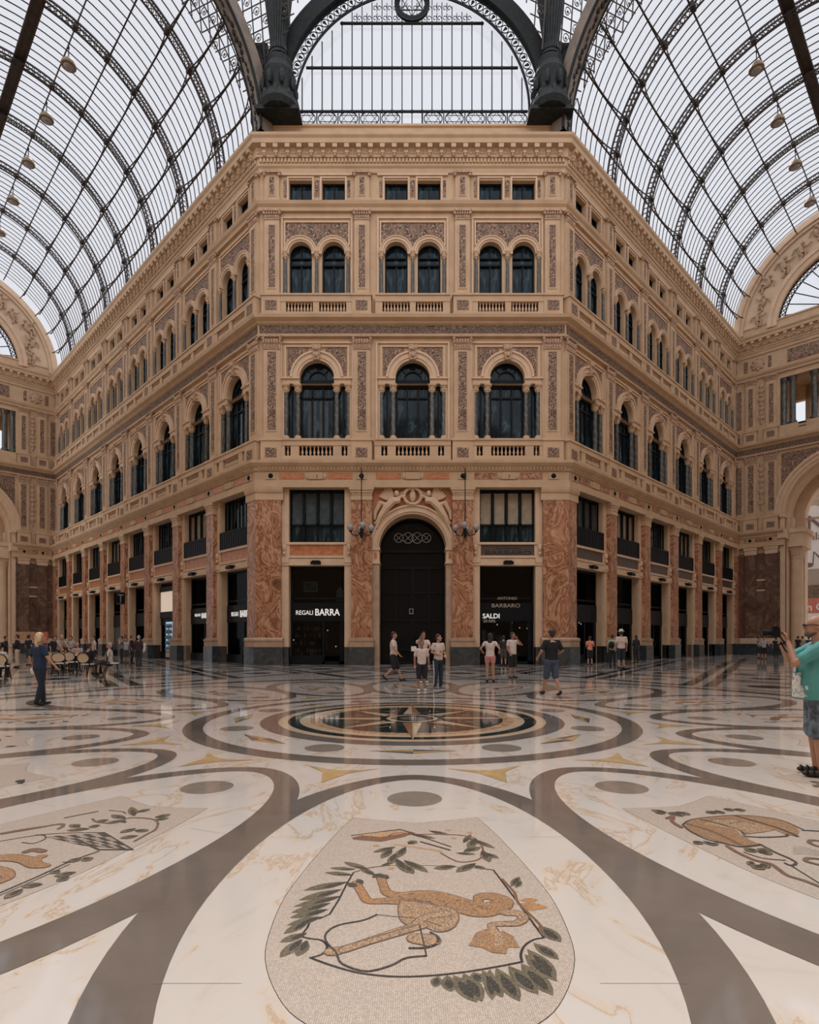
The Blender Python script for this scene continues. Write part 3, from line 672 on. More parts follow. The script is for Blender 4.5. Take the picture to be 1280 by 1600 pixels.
    for m in (lambda x: x, lambda x: L-x):
        for a, e in ((2.5,3.9),(5.0,6.1),(7.9,8.6)):
            x0, x1 = sorted((m(a), m(e))); b.box(x0, x1, D, D+.6, 20.4, 27.0)
        x0, x1 = sorted((m(3.2), m(3.9))); b.box(x0, x1, .9, D, 20.4, 27.0)
    b.box(2.5, L-2.5, D, D+.6, 25.6, 27.0).box(2.5, L-2.5, D, D+.6, 20.4, 21.4)
    o = b.build('wall_%s_passage' % key, 'stone_side'); o.location = w.location; o.rotation_euler = w.rotation_euler
    tag(o, 'pale stone passage walls behind the open arch of the %s arm' % side, 'wall', kind='structure')
    for m in (lambda x: x, lambda x: L-x):
        MB().lathe([(.75,0),(.75,.5),(.62,.6),(.68,.8),(.56,1.0),(.5,9.3),(.56,9.35),(.52,9.5),(.72,9.9),(.78,10.1)], (m(4.85), 2.2, 0), 20).build('column', 'stone_side', o)
    return w, L, ang
wre, Lre, _ = end_wall('right_end', 'right')
wle, Lle, _ = end_wall('left_end', 'left')

# solid core of the block behind its facades, with a flat roof
core = [P1+Vector((.9,.9)), P2+Vector((.7,1.7)), P3+Vector((-.7,1.7)), P4+Vector((-.9,.9)), Vector((0, 75))]
vs = [(p.x, p.y, z) for z in (0, 31.9) for p in core]; n = 5
mb = MB().add(vs, [tuple(range(5)), tuple(range(5,10))]+[(i, (i+1) % n, n+(i+1) % n, n+i) for i in range(n)])
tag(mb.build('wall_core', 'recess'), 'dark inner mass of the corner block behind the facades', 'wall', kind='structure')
# the other three corner blocks of the crossing (beside and behind the camera), plain stone
OC = Vector((X0, 12.2))
def block(name, label, k):
    R_ = Matrix.Rotation(k*PI/2, 2); pts = [OC+R_ @ (Vector(p)-OC) for p in (P1+Vector((-0.3,0.3))*0, P2, P3, P4)]
    far = OC+R_ @ (Vector((X0, 80))-OC)
    pts = [OC+R_ @ (Vector(p)-OC) for p in (P2+Vector((-q, q))*30, P2, P3, P3+Vector((q, q))*30)]+[far]
    vs = [(p.x, p.y, z) for z in (0, 31.9) for p in pts]; n = len(pts)
    mb = MB().add(vs, [tuple(reversed(range(n))), tuple(range(n, 2*n))]+[(i, n+i, n+(i+1) % n, (i+1) % n) for i in range(n)])
    tag(mb.build(name, 'stone'), label, 'wall', kind='structure')
block('wall_left', 'plain stone corner block across the left arm', 1)
block('wall_right', 'plain stone corner block across the right arm', 3)
block('wall_back', 'plain stone corner block behind the viewer', 2)

for k, nm, lb in ((1, 'wall_left_far', 'plain end wall of the rear left arm'), (2, 'wall_right_far', 'plain end wall of the rear right arm')):
    R_ = Matrix.Rotation(k*PI/2, 2); a_ = OC+R_ @ (P2+Vector((-q, q))*30-OC); d_ = R_ @ Vector((-q, -q)); e_ = a_+d_*AW; n_ = R_ @ Vector((-q, q))*1.0
    vs = [(p.x, p.y, z) for z in (0, 31.9) for p in (a_, e_, e_+n_, a_+n_)]
    tag(MB().add(vs, [(0,3,2,1),(4,5,6,7),(0,1,5,4),(1,2,6,5),(2,3,7,6),(3,0,4,7)]).build(nm, 'stone'), lb, 'wall', kind='structure')

# ------------------------------------------------------------ glass vaults
VR = 9.2; VZ = 31.25; ND = 14
def arc(r, th, t=0): return (t, r*math.cos(th), VZ+r*math.sin(th))   # local: x along the arm, y across (centre 0)
def vault(side, origin, ang, length, t0, pitch, nr, flip):
    """local frame: x along arm axis from the mouth, y across; block side at y=+VR*flip"""
    g = MB(); n = 42
    for i in range(n):
        a0, a1 = PI*i/n, PI*(i+1)/n; g.quad(arc(VR+.12,a0,-.3), arc(VR+.12,a1,-.3), arc(VR+.12,a1,length), arc(VR+.12,a0,length))
    root = g.build('ceiling', 'roof_glass'); root.location = (*origin, 0); root.rotation_euler = (0, 0, ang)
    tag(root, 'glazed iron barrel vault over the %s arm' % side, 'vault', kind='structure')
    # rib truss
    b = MB(); N = 84
    for rr, yy in ((9.18, 0), (8.72, -.2), (8.72, .2)):
        b.tube([arc(rr, PI*k/N, yy) for k in range(N+1)], .06 if rr < 9 else .07, 4)
    for k in range(N):
        a, e, mth = PI*k/N, PI*(k+1)/N, PI*(k+.5)/N
        b.bar(arc(8.72, a, -.2), arc(8.72, e, .2), .028, n=3).bar(arc(8.72, e, -.2), arc(8.72, a, .2), .028, n=3)
        b.bar(arc(8.72, a, -.2), arc(9.18, mth, 0), .025, n=3).bar(arc(9.18, mth, 0), arc(8.72, e, .2), .025, n=3)
    for k in range(1, ND): b.box(*[v for p in ((-.24,.24),) for v in p], arc(8.7, PI*k/ND)[1]-.13, arc(8.7, PI*k/ND)[1]+.13, arc(8.7, PI*k/ND)[2]-.06, arc(8.7, PI*k/ND)[2]+.16)
    rib = b.build('roof_rib', 'iron_brown', root, (t0, 0, 0))
    ts = [t0+pitch*i for i in range(nr)]
    for t in ts[1:]: dup(rib, (t, 0, 0))
    # glazing bars of one bay
    b = MB(); k = 8
    for i in range(1, k+1):
        x = pitch*i/(k+1); b.tube([arc(VR, PI*j/36, x) for j in range(37)], .042, 3)
    gb = b.build('glazing_bars', 'iron_brown', root, (t0, 0, 0))
    for t in ts[1:]: dup(gb, (t, 0, 0))
    dup(gb, (t0-pitch, 0, 0))
    # purlins between ribs
    for j in range(0, ND+1):
        th = PI*j/ND; b = MB(); crown = j in (5, 6, 8, 9)
        x1 = length
        if j == 7:
            for s in (-1, 1): b.tube([(-.2, s*.28, VZ+8.95), (x1, s*.28, VZ+8.95)], .09, 4)
            b.box(-.2, x1, -.26, .26, VZ+9.0, VZ+9.06); nm = 'ridge_beam'
        else:
            nm = 'purlin'; xs = [ts[0]-pitch]+ts+[ts[-1]+pitch]; length_ = length-.3
            for xa, xb in zip(xs, xs[1:]):
                xa = max(xa, -.2); xb = min(xb, length_)
                if xb-xa < .3: continue
                K = 10; sag = (.2 if crown else .5)
                top = [arc(9.1, th, xa+(xb-xa)*i/K) for i in range(K+1)]
                bot = [arc(9.04-sag*(abs(i/K-.5)*2)**2.2, th, xa+(xb-xa)*i/K) for i in range(K+1)]
                b.tube(top, .05, 4).tube(bot, .04, 4)
                for i in range(K): b.bar(top[i], bot[i+1] if i % 2 else bot[i], .025, n=3).bar(bot[i], top[i+1], .025, n=3)
        b.build(nm, 'iron_brown', root)
    # parapet band between cornice and glass
    b = MB()
    for s in (-1, 1): b.box(-.3, length, s*9.25-.06, s*9.25+.06, 31.2, 32.0)
    b.build('eaves_gutter', 'iron', root)
    # painted arch at the mouth
    b = MB(); n = 48
    for (ra, rb, xa, xb, mi) in ((8.75, 9.6, -.75, .0, 0),):
        for i in range(n):
            a0, a1 = PI*i/n, PI*(i+1)/n; q_ = []
            for t in (a0, a1):
                for r, x in ((ra,xa),(rb,xa),(rb,xb),(ra,xb)): q_.append(arc(r, t, x))
            b.add(q_, [(0,1,5,4),(1,2,6,5),(2,3,7,6),(3,0,4,7)], 0)
    mo = b.build('mouth_arch', 'arch_paint', root)
    b = MB()
    for i in range(90):
        th = PI*(i+.5)/90; r = 8.72; p = Vector(arc(r, th, -.37+.08*math.sin(i*1.9))); R_ = Matrix.Rotation(-(th-PI/2), 3, 'X').to_3x3()
        b.ell(p, .12+.05*math.sin(i*.7), .16, .05, 6, 4, rot=Matrix.Rotation(th-PI/2, 3, 'X').to_3x3())
    b.build('arch_garland', 'bronze', mo)
    for xa in (-.8, -.0):
        MB().tube([arc(8.78, PI*k/60, xa) for k in range(61)], .09, 5).build('arch_edge', 'iron', mo)
    return root, ts
lo = P2+Vector((-q, -q))*VR; ro = P3+Vector((q, -q))*VR
vl, tsl = vault('left', lo, math.radians(135), LL, 4.25, 5.45, 7, -1)
vr, tsr = vault('right', ro, math.radians(45), LR, 5.44, 5.44, 5, 1)
# bell lamps hung below the purlins
def bell():
    root = empty('bell_lamp')
    MB().lathe([(.03,.0),(.45,-.0),(.46,.06),(.40,.25),(.26,.42),(.1,.5),(.09,.6),(.05,.64)], (0,0,0), 20).build('lamp_shade', 'lamp_copper', root, smooth=False)
    MB().tube([(0,0,.62),(0,0,1.15)], .03, 6).tube([(0,0,1.15),(0,0,1.3)], .06, 6).build('suspension_rod', 'iron', root)
    MB().ell((0,0,-.02), .3, .3, .12, 14, 6).build('lamp_glass', 'globe', root)
    return root
lab = ['nearest the crossing', 'second from the crossing', 'third from the crossing', 'fourth from the crossing', 'fifth from the crossing']
b0 = bell(); first = True
for side, root, ts, sg in (('left', vl, tsl, -1), ('right', vr, tsr, 1)):
    for i in range(5 if side == 'left' else 4):
        t = ts[0]+(ts[1]-ts[0])*(i+1)+(1.75 if side == 'left' else .9)
        th = math.radians(77); yl = 8.9*math.cos(th)*(1)
        # block side of the vault: local y sign
        y = (-yl if side == 'left' else yl); z = VZ+8.9*math.sin(th)-1.3
        w = root.matrix_basis @ Vector((t, y, z))
        o = b0 if first else dup(b0); first = False; o.location = w
        tag(o, 'copper bell lamp hanging under the %s vault, %s' % (side, lab[i]), 'lamp', 'bell lamps hung from the roof ribs')

# ------------------------------------------------------------ great fanlight over the front facade, below the dome
zc = 32.75; xc = X0; YL = 34.15
b = MB(); RIN = 6.9; RBAND = 7.65; ROUT = 8.55
b.ring(xc, zc, RBAND, ROUT, 0, .45, a0=-.07, a1=PI+.07, n=60)
lun = b.build('window_fanlight', 'iron', loc=(0, YL, 0)); wn[0] += 1; lun.name = 'window_%d' % wn[0]
tag(lun, 'huge half-round iron fanlight standing on the front cornice', 'window', kind='structure')
b = MB()
for r in (RIN, RIN+.06, RBAND): b.tube([(xc+r*math.cos(PI*k/70), -.15, zc+r*math.sin(PI*k/70)) for k in range(-2, 73)], .05, 4)
n = 46
for k in range(n):
    a = PI*(k+.5)/n; cx_, cz_ = xc+7.28*math.cos(a), zc+7.28*math.sin(a)
    b.tube([(cx_+.23*math.cos(t*PI/5), -.15, cz_+.23*math.sin(t*PI/5)) for t in range(10)], .03, 3, closed=True)
    for da in (-.6, 0, .6):
        u = (math.cos(a+da), math.sin(a+da)); b.ell((cx_+.06*u[0], -.15, cz_+.06*u[1]), .1, .03, .1, 5, 4) if da == 0 else b.tube([(cx_-.14*math.cos(a), -.15, cz_-.14*math.sin(a)), (cx_+.14*u[0], -.15, cz_+.14*u[1])], .03, 3)
b.build('rosette_band', 'iron', lun)
b = MB(); zr = [32.95, 35.55, 38.2]; z0 = 32.12
half = lambda z: math.sqrt(max(0, RIN**2-(z-zc)**2)) if z > zc else RIN
for z in zr: b.box(xc-half(z), xc+half(z), .1, .2, z-.05, z+.05)
b.build('glazing_rail', 'iron', lun)
b = MB(); dx = .595
for k in range(-11, 12):
    x = xc+k*dx
    if abs(k*dx) < RIN: b.box(x-.03, x+.03, .12, .18, zr[0] if k not in (-1,0,1) else z0, min(zr[2], zc+math.sqrt(RIN**2-(k*dx)**2)))
b.build('glazing_bars', 'iron', lun)
b = MB()      # small rounded corners where bars meet the rails
for k in range(-11, 12):
    x = xc+k*dx
    for z in zr:
        if abs(k*dx) < half(z): b.ell((x, .15, z), .13, .04, .13, 6, 4)
b.build('bar_boss', 'iron', lun)
b = MB()
for k in range(-11, 11):   # scroll band above the top rail
    x = xc+(k+.5)*dx; zt = zc+math.sqrt(max(0, RIN**2-((abs(k+.5)+.5)*dx)**2)) if (abs(k+.5)+.5)*dx < RIN else 0
    if zt > zr[2]+.3:
        b.box(x-dx/2-.025, x-dx/2+.025, .12, .18, zr[2], zt+.2)
        zz = zr[2]+.3
        while zz < min(zt-.1, 41.5):
            for s in (-1, 1): b.tube([(x+s*.13+.13*math.cos(t*PI/4)*(1-.08*t), .15, zz+.16*math.sin(t*PI/4)*(1-.08*t)) for t in range(8)], .024, 3)
            b.tube([(x, .15, zz-.2), (x, .15, zz+.3)], .03, 3); zz += .6
b.build('scroll_band', 'iron', lun)
b = MB()
for r in (.82, .98): b.tube([(xc+r*math.cos(t*PI/16), .1, 39.3+r*math.sin(t*PI/16)) for t in range(32)], .1, 4, closed=True)
for o_ in (0, PI/3):
    b.tube([(xc+.74*math.cos(o_+PI/2+t*2*PI/3), .1, 39.3+.74*math.sin(o_+PI/2+t*2*PI/3)) for t in range(3)], .04, 4, closed=True)
b.build('star_roundel', 'iron', lun)
b = MB(); ww = 1.26
for k in range(-5, 6):
    if k == 0: continue
    cx_ = xc+k*ww; cz_ = 32.53
    b.box(cx_-ww/2-.03, cx_-ww/2+.03, .1, .2, z0, zr[0])
    b.tube([(cx_+.55*math.cos(t*PI/9)*1, .15, cz_+.4*math.sin(t*PI/9)) for t in range(18)], .035, 3, closed=True)
    for o_ in (0, PI/3): b.tube([(cx_+.5*math.cos(o_+PI/2+t*2*PI/3), .15, cz_+.38*math.sin(o_+PI/2+t*2*PI/3)) for t in range(3)], .03, 3, closed=True)
b.box(xc-RIN, xc+RIN, .1, .2, z0, z0+.06)
b.build('star_frieze', 'iron', lun)
MB().prism([(xc+7.6*math.cos(PI*i/40), zc+7.6*math.sin(PI*i/40)) for i in range(41)]+[(xc-7.6, 32.1), (xc+7.6, 32.1)], -.32, -.31).build('pane', 'roof_glass', lun)

# pendentives: iron scroll lattice between the arches, with a bronze figure in front of each
for s, nm in ((-1, 'left'), (1, 'right')):
    corner = Vector((P2.x if s < 0 else P3.x, YF, 32.1))
    a = Vector((xc+s*8.3, YL, 33)); 
    # lattice plane turned 22.5 degrees toward the crossing, leaning out
    root = empty('pendentive_lattice', (corner.x, corner.y+.1, 32.1), -s*math.radians(22.5)*-1)
    b = MB(); lean = .22
    def Q(x, z): return (x*s, -lean*z*.6, z)
    for i in range(-9, 10):
        x = i*.62
        zlo = max(0.8, abs(x)*1.55+.6) if True else 0
        b.tube([Q(x, zlo), Q(x, 11.5)], .045, 3)
    for j in range(1, 18):
        z = j*.68+.2; xm = (z-.6)/1.55
        b.tube([Q(-min(xm, 5.6), z), Q(min(xm, 5.6), z)], .04, 3)
    for i in range(-9, 9):
        for j in range(2, 16):
            x = (i+.5)*.62; z = j*.68+.54
            if abs(x)*1.55+.9 < z and (i+j) % 2: b.tube([Q(x+.24*math.cos(t*PI/4)*(1-.06*t), z+.27*math.sin(t*PI/4)*(1-.06*t)) for t in range(9)], .028, 3).ell(Q(x, z), .09, .03, .09, 5, 4)
    b.build('scroll_lattice', 'iron_brown', root)
    tag(root, 'wedge of scrolled ironwork between the arches, %s of the great fanlight' % nm, 'ironwork')
    # bronze winged figure on its console
    fx = (435-640)/FPX*33.4 if s < 0 else (861-640)/FPX*33.4
    f = empty('bronze_angel', (fx, 33.4, 31.9))
    b = MB(); N = 16
    prof = [(.55,3.4),(.50,3.6),(.42,4.0),(.45,4.5),(.55,5.2),(.68,6.2),(.78,7.1),(.75,7.7),(.6,8.4),(.56,9.0),(.66,9.6),(.7,10.1),(.5,10.5),(.18,10.7),(.17,10.9)]
    b.lathe(prof, (0,0,0), 20, sx=1, sy=.75)
    for k in range(22):   # drapery folds
        t = 2*PI*k/22; b.tube([(r*.98*math.cos(t+.05*z), r*.98*.75*math.sin(t+.05*z), z) for r, z in prof[1:9]], .07, 5)
    b.ell((0,-.05,11.15), .27, .3, .36, 12, 8)
    for sx in (-1, 1):
        b.tube([(sx*.55,-.1,10.2),(sx*.95,-.5,9.5),(sx*.6,-.95,9.6)], .16, 8, rr=[.2,.15,.11])
    b.build('draped_body', 'bronze', f)
    for sx in (-1, 1):
        b = MB()
        for k in range(9):
            u = k/8; b.ell((sx*(.5+.95*u), .25, 9.6-.1*k+.3*math.sin(u*3)), .17, .06, .9-.25*u, 6, 6, rot=Matrix.Rotation(sx*(-.25-.4*u), 3, 'Y'))
        b.build('wing', 'bronze', f)
    b = MB().lathe([(1.0,.2),(1.15,.5),(1.05,.9),(.8,1.3),(.85,1.9),(.95,2.4),(.75,2.9),(.8,3.2),(.55,3.4)], (0,.25,0), 16)
    for k in range(16): t = 2*PI*k/16; b.ell((.95*math.cos(t), .25+.95*math.sin(t), .8+.9*(k % 2)), .18, .18, .42, 6, 5)
    b.box(-1.25, 1.25, -.35, .8, .1, .32)
    b.build('console', 'bronze', f)
    tag(f, 'dark bronze draped winged figure on a console, %s of the great fanlight' % nm, 'statue')
b = MB()
for s in (-1, 1):
    b.add([(xc+s*8.0, YL+.05, 32.1), (xc+s*8.95, YL-.1, 32.1), (xc+s*9.6, YL-.5, 36.5), (xc+s*8.3, YL+.05, 36.2)], [(0,1,2,3)])
    b.box(xc+s*9.0-.55, xc+s*9.0+.45, YL-.1, YL+.25, 32.1, 36.8)
tag(b.build('trim_1', 'iron'), 'dark iron feet of the arches above the cornice corners', 'trim', kind='structure')

# winged victories over the doorway
c = FB[1]-8.9
for s, nm in ((-1, 'left'), (1, 'right')):
    b = MB(); T = lambda x, z, y=.2: (FB[1]+s*x, -y, z)
    b.tube([T(.75,9.75,.25), T(1.15,9.7,.3), T(1.55,9.3,.32), T(1.95,8.7,.3), T(2.15,8.1,.22)], .2, 8, rr=[.18,.24,.24,.16,.09])
    b.ell(T(.95,10.12,.32), .15, .16, .19, 8, 6)
    b.tube([T(.9,9.85,.3), T(.6,9.95,.35), T(.42,9.75,.3)], .08, 6, rr=[.1,.08,.06])
    b.tube([T(1.5,9.4,.3), T(1.9,9.55,.4), T(2.2,9.0,.3), T(2.25,8.6,.25)], .12, 6, rr=[.16,.15,.11,.07])
    for k in range(6): b.tube([T(1.2+.12*k,9.6-.12*k,.3), T(1.55+.14*k,8.75-.1*k+.1,.22)], .06, 5)
    o = b.build('winged_figure', 'stone_light', wf)
    b = MB()
    for k in range(6): b.ell(T(1.25+.09*k, 10.25-.07*k, .16), .1, .06, .5-.03*k, 6, 6, rot=Matrix.Rotation(s*(.35+.16*k), 3, 'Y'))
    for k in range(4): b.ell(T(.5+.06*k, 10.2, .14), .08, .05, .36, 6, 6, rot=Matrix.Rotation(-s*(.5+.14*k), 3, 'Y'))
    b.build('wing', 'stone_light', o)
b = MB(); b.tube([(FB[1]+.5*math.cos(t*PI/12), -.28, 9.98+.48*math.sin(t*PI/12)) for t in range(24)], .1, 6, closed=True)
b.ell((FB[1], -.2, 10.0), .2, .16, .38, 10, 7).ell((FB[1], -.25, 10.3), .11, .12, .13, 8, 5)
for t in range(20): b.ell((FB[1]+.5*math.cos(t*.314), -.36, 9.98+.48*math.sin(t*.314)), .09, .06, .07, 5, 4)
b.build('wreath_medallion', 'stone_light', wf)

# ------------------------------------------------------------ the marble floor
def stone_floor(name, stops, scale, dist, rough=0.05, stretch=None, detail=8):
    m, n, b = newmat(name); q_ = noise(n, scale, detail, dist, 0.6, stretch); r = ramp(n, stops)
    n.links.new(q_.outputs[0], r.inputs[0]); n.links.new(r.outputs[0], b.inputs['Base Color'])
    q2 = noise(n, 1.3, 4); mr = n.nodes.new('ShaderNodeMapRange'); mr.inputs[1].default_value = .3; mr.inputs[2].default_value = .7
    mr.inputs[3].default_value = rough; mr.inputs[4].default_value = rough+.05; n.links.new(q2.outputs[0], mr.inputs[0]); n.links.new(mr.outputs[0], b.inputs['Roughness'])
    b.inputs['Specular IOR Level'].default_value = 0.5; b.inputs['Coat Weight'].default_value = 0.25; b.inputs['Coat Roughness'].default_value = 0.05; b.inputs['Coat IOR'].default_value = 1.5
    return m
WH = (0.575, 0.53, 0.49)
M['f_white'] = stone_floor('veined_white_marble', [(0.3, (.51,.46,.415)), (0.42, (.575,.525,.48)), (0.52, WH), (0.56, (.58,.49,.40)), (0.575, (.48,.36,.25)), (0.59, (.56,.49,.42)), (0.61, WH), (0.8, (.61,.57,.535))], 1.1, 2.2, stretch=(1.0,.5,1))
M['f_grey'] = stone_floor('grey_brown_marble', [(0.3, (.125,.103,.088)), (0.7, (.185,.154,.133))], 0.9, .6)
M['f_disc'] = stone_floor('taupe_marble', [(0.3, (.22,.18,.145)), (0.7, (.28,.23,.19))], 4, .6)
M['f_black'] = stone_floor('black_green_marble', [(0.3, (.012,.018,.018)), (0.62, (.03,.04,.038)), (0.7, (.09,.1,.09))], 3, 1.5)
M['f_yellow'] = stone_floor('yellow_marble', [(0.3, (.40,.26,.10)), (0.7, (.56,.40,.2))], 3, .8)
M['f_cream'] = stone_floor('cream_marble', [(0.3, (.52,.38,.25)), (0.7, (.60,.47,.34))], 3, .8)
M['f_orange'] = stone_floor('mottled_orange_marble', [(0.38, (.5,.36,.22)), (0.5, (.42,.2,.09)), (0.6, (.55,.42,.28))], 3.5, 2.4)
M['f_red'] = stone_floor('brick_red_marble', [(0.3, (.27,.12,.065)), (0.7, (.36,.18,.1))], 3, .6)
def tess(name, col, var=.25, grout=(.2,.16,.13)):
    m, n, b = newmat(name); t = n.nodes.new('ShaderNodeTexCoord'); v = n.nodes.new('ShaderNodeTexVoronoi'); v.inputs['Scale'].default_value = 105; v.inputs['Randomness'].default_value = .35
    n.links.new(t.outputs['Object'], v.inputs[0]); v2 = n.nodes.new('ShaderNodeTexVoronoi'); v2.feature = 'DISTANCE_TO_EDGE'; v2.inputs['Scale'].default_value = 105; v2.inputs['Randomness'].default_value = .35
    n.links.new(t.outputs['Object'], v2.inputs[0])
    sx = n.nodes.new('ShaderNodeSeparateColor'); n.links.new(v.outputs['Color'], sx.inputs[0])
    r = ramp(n, [(0, tuple(c*(1-var) for c in col)), (1, tuple(min(1, c*(1+var*.6)) for c in col))]); n.links.new(sx.outputs[0], r.inputs[0])
    g = n.nodes.new('ShaderNodeMath'); g.operation = 'LESS_THAN'; g.inputs[1].default_value = .06; n.links.new(v2.outputs['Distance'], g.inputs[0])
    x = n.nodes.new('ShaderNodeMix'); x.data_type = 'RGBA'; n.links.new(g.outputs[0], x.inputs[0]); n.links.new(r.outputs[0], x.inputs[6]); x.inputs[7].default_value = (*grout, 1)
    n.links.new(x.outputs[2], b.inputs['Base Color']); b.inputs['Roughness'].default_value = .25; b.inputs['Coat Weight'].default_value = 0.3; b.inputs['Coat Roughness'].default_value = 0.1
    return m
M['t_cream'] = tess('cream_tesserae', (.56,.48,.41), .16); M['t_black'] = tess('black_tesserae', (.022,.022,.024), .4, (.1,.09,.08))
M['t_olive'] = tess('olive_tesserae', (.135,.12,.075), .4); M['t_dark'] = tess('dark_green_tesserae', (.04,.045,.04), .5, (.1,.09,.08))
M['t_orange'] = tess('orange_tesserae', (.50,.255,.10), .3); M['t_flesh'] = tess('flesh_tesserae', (.60,.38,.21), .2); M['t_brown'] = tess('brown_tesserae', (.20,.085,.045), .3)
FM = ['f_white','f_grey','f_disc','f_black','f_yellow','f_cream','f_orange','f_red','t_cream','t_black','t_olive','t_dark','t_orange','t_flesh','t_brown']
FI = {k: i for i, k in enumerate(FM)}
F = MB(); FC = (0.05, 11.17); lay = [0]
def poly(pts, m, z):
    if m[0] == 't': lay[0] += 1; z += lay[0]*1.5e-6
    F.add([(x, y, z) for x, y in pts], [tuple(range(len(pts)))], FI[m])
def pol(r, a): return (FC[0]+r*math.sin(a), FC[1]-r*math.cos(a))      # angle from the camera side, + to the right
def ringf(r0, r1, m, z, n=96):
    for i in range(n):
        a, b_ = 2*PI*i/n, 2*PI*(i+1)/n
        if r0 <= 0: poly([pol(0,0), pol(r1,a), pol(r1,b_)], m, z)
        else: poly([pol(r0,a), pol(r1,a), pol(r1,b_), pol(r0,b_)], m, z)
def disc(c, r, m, z, n=28, ang=0, k=1): poly([(c[0]+r*math.cos(2*PI*i/n), c[1]+r*math.sin(2*PI*i/n)) for i in range(n)], m, z)
F.add([(-75,-25,0),(75,-25,0),(75,95,0),(-75,95,0)], [(0,1,2,3)], 0)
def petal(a, ext, n=40):
    """outline in (d, lateral) about the petal axis at angle a"""
    pts = []
    d0, dm, d1, w = 4.88-ext*.72, 7.75, 9.95+ext, 1.25+ext
    up = []
    for i in range(n+1):
        u = math.cos(PI*i/n)   # 1..-1
        if u >= 0: d = dm+(dm-d0)*-u if False else dm-(dm-d0)*u; ww = w*(1-u**2)**.56
        else: d = dm+(d1-dm)*(-u); ww = w*(1-u*u)**.5
        up.append((d, ww))
    loc = up+[(d, -ww) for d, ww in reversed(up[1:-1])]
    for d, t in loc: pts.append((FC[0]+d*math.sin(a)+t*math.cos(a), FC[1]-d*math.cos(a)+t*math.sin(a)))
    return pts
# far pattern of the arms: crossing dark bands and roundels
for i in range(-12, 13):
    for j in range(0, 16):
        cx_, cy_ = FC[0]+i*4.6+(2.3 if j % 2 else 0), FC[1]+(j-7)*2.3*1.6
        if math.hypot(cx_-FC[0], cy_-FC[1]) < 12.6 or cy_ < 2: continue
        hx, hy = 2.15, 3.4
        a_ = [(cx_-hx,cy_),(cx_,cy_-hy),(cx_+hx,cy_),(cx_,cy_+hy)]; b_ = [(cx_+(x-cx_)*.78, cy_+(y-cy_)*.78) for x, y in a_]
        for k in range(4): poly([a_[k], a_[(k+1) % 4], b_[(k+1) % 4], b_[k]], 'f_grey' if (i+j) % 2 else 'f_black', .001)
        disc((cx_, cy_), .62, 'f_black' if (i+j) % 2 else 'f_disc', .0012)
ringf(10.95, 11.5, 'f_grey', .0016); ringf(11.9, 12.05, 'f_cream', .0016)
for k in range(16):
    a = k*PI/8; poly(petal(a, .33), 'f_grey', .002+k*.00002)
    # cusp between petal tips at the inner side
for k in range(16):
    a = k*PI/8; poly(petal(a, 0), 'f_white', .0028)
    disc(pol(5.62, a), .265, 'f_disc', .0034)
    am = a+PI/16; w_ = .075
    poly([pol(4.35, am-.105), pol(4.47, am-.04), pol(4.5, am), pol(4.47, am+.04), pol(4.35, am+.105), pol(4.62, am+.035), pol(5.1, am), pol(4.62, am-.035)], 'f_yellow', .0035)
# rings and compass star
ringf(3.82, 4.15, 'f_grey', .002); ringf(2.53, 2.86, 'f_grey', .002); ringf(2.36, 2.53, 'f_cream', .002); ringf(2.14, 2.36, 'f_black', .002)
ringf(1.95, 2.14, 'f_cream', .002); ringf(1.74, 1.95, 'f_orange', .002); ringf(0, 1.74, 'f_black', .002)
for k in range(8):
    a = k*PI/4; main = k % 2 == 0; R = 2.38 if main else 1.72; wd = .36 if main else .26; ri = .5
    z = .0032 if main else .0026
    poly([pol(.2, a), pol(ri, a-PI/8*1.0), pol(R, a)], 'f_red', z) if True else 0
    poly([pol(.2, a), pol(R, a), pol(ri, a+PI/8)], 'f_cream', z)
    if not main: poly([pol(.2, a), pol(ri, a-PI/8), pol(R, a)], 'f_orange', z+.0001)
    a2 = a+PI/8
    for s in (-1, 1): poly([pol(1.05, a2+s*.02), pol(1.3, a2+s*.1), pol(1.34, a2+s*.1), pol(1.12, a2+s*.02)], 'f_cream', .0029)
    disc(pol(3.27, a+PI/8), .28, 'f_disc', .0034)
    for s, (r_, t_) in enumerate(((1, 1), (1, -1), (-1, -1), (-1, 1))):   # quartered lozenge
        c0 = pol(3.3, a); T = lambda dr, dt: pol(3.3+dr, a+dt/3.3)
        poly([T(0, 0), T(.15*r_, 0), T(0, .62*t_)], ('f_yellow', 'f_grey')[s % 2], .0034)
ringf(0, .62, 'f_black', .0036, 32); ringf(.42, .5, 'f_cream', .0038, 32); ringf(0, .24, 'f_grey', .0038, 24)
def spl(p, k=4):
    out = []
    for i in range(len(p)-1):
        p0, p1, p2, p3 = p[max(i-1,0)], p[i], p[i+1], p[min(i+2,len(p)-1)]
        for j in range(k):
            t = j/k; out.append(tuple(.5*((2*b1)+(-a1+c1)*t+(2*a1-5*b1+4*c1-d1)*t*t+(-a1+3*b1-3*c1+d1)*t**3) for a1, b1, c1, d1 in zip(p0, p1, p2, p3)))
    out.append(tuple(p[-1])); return out
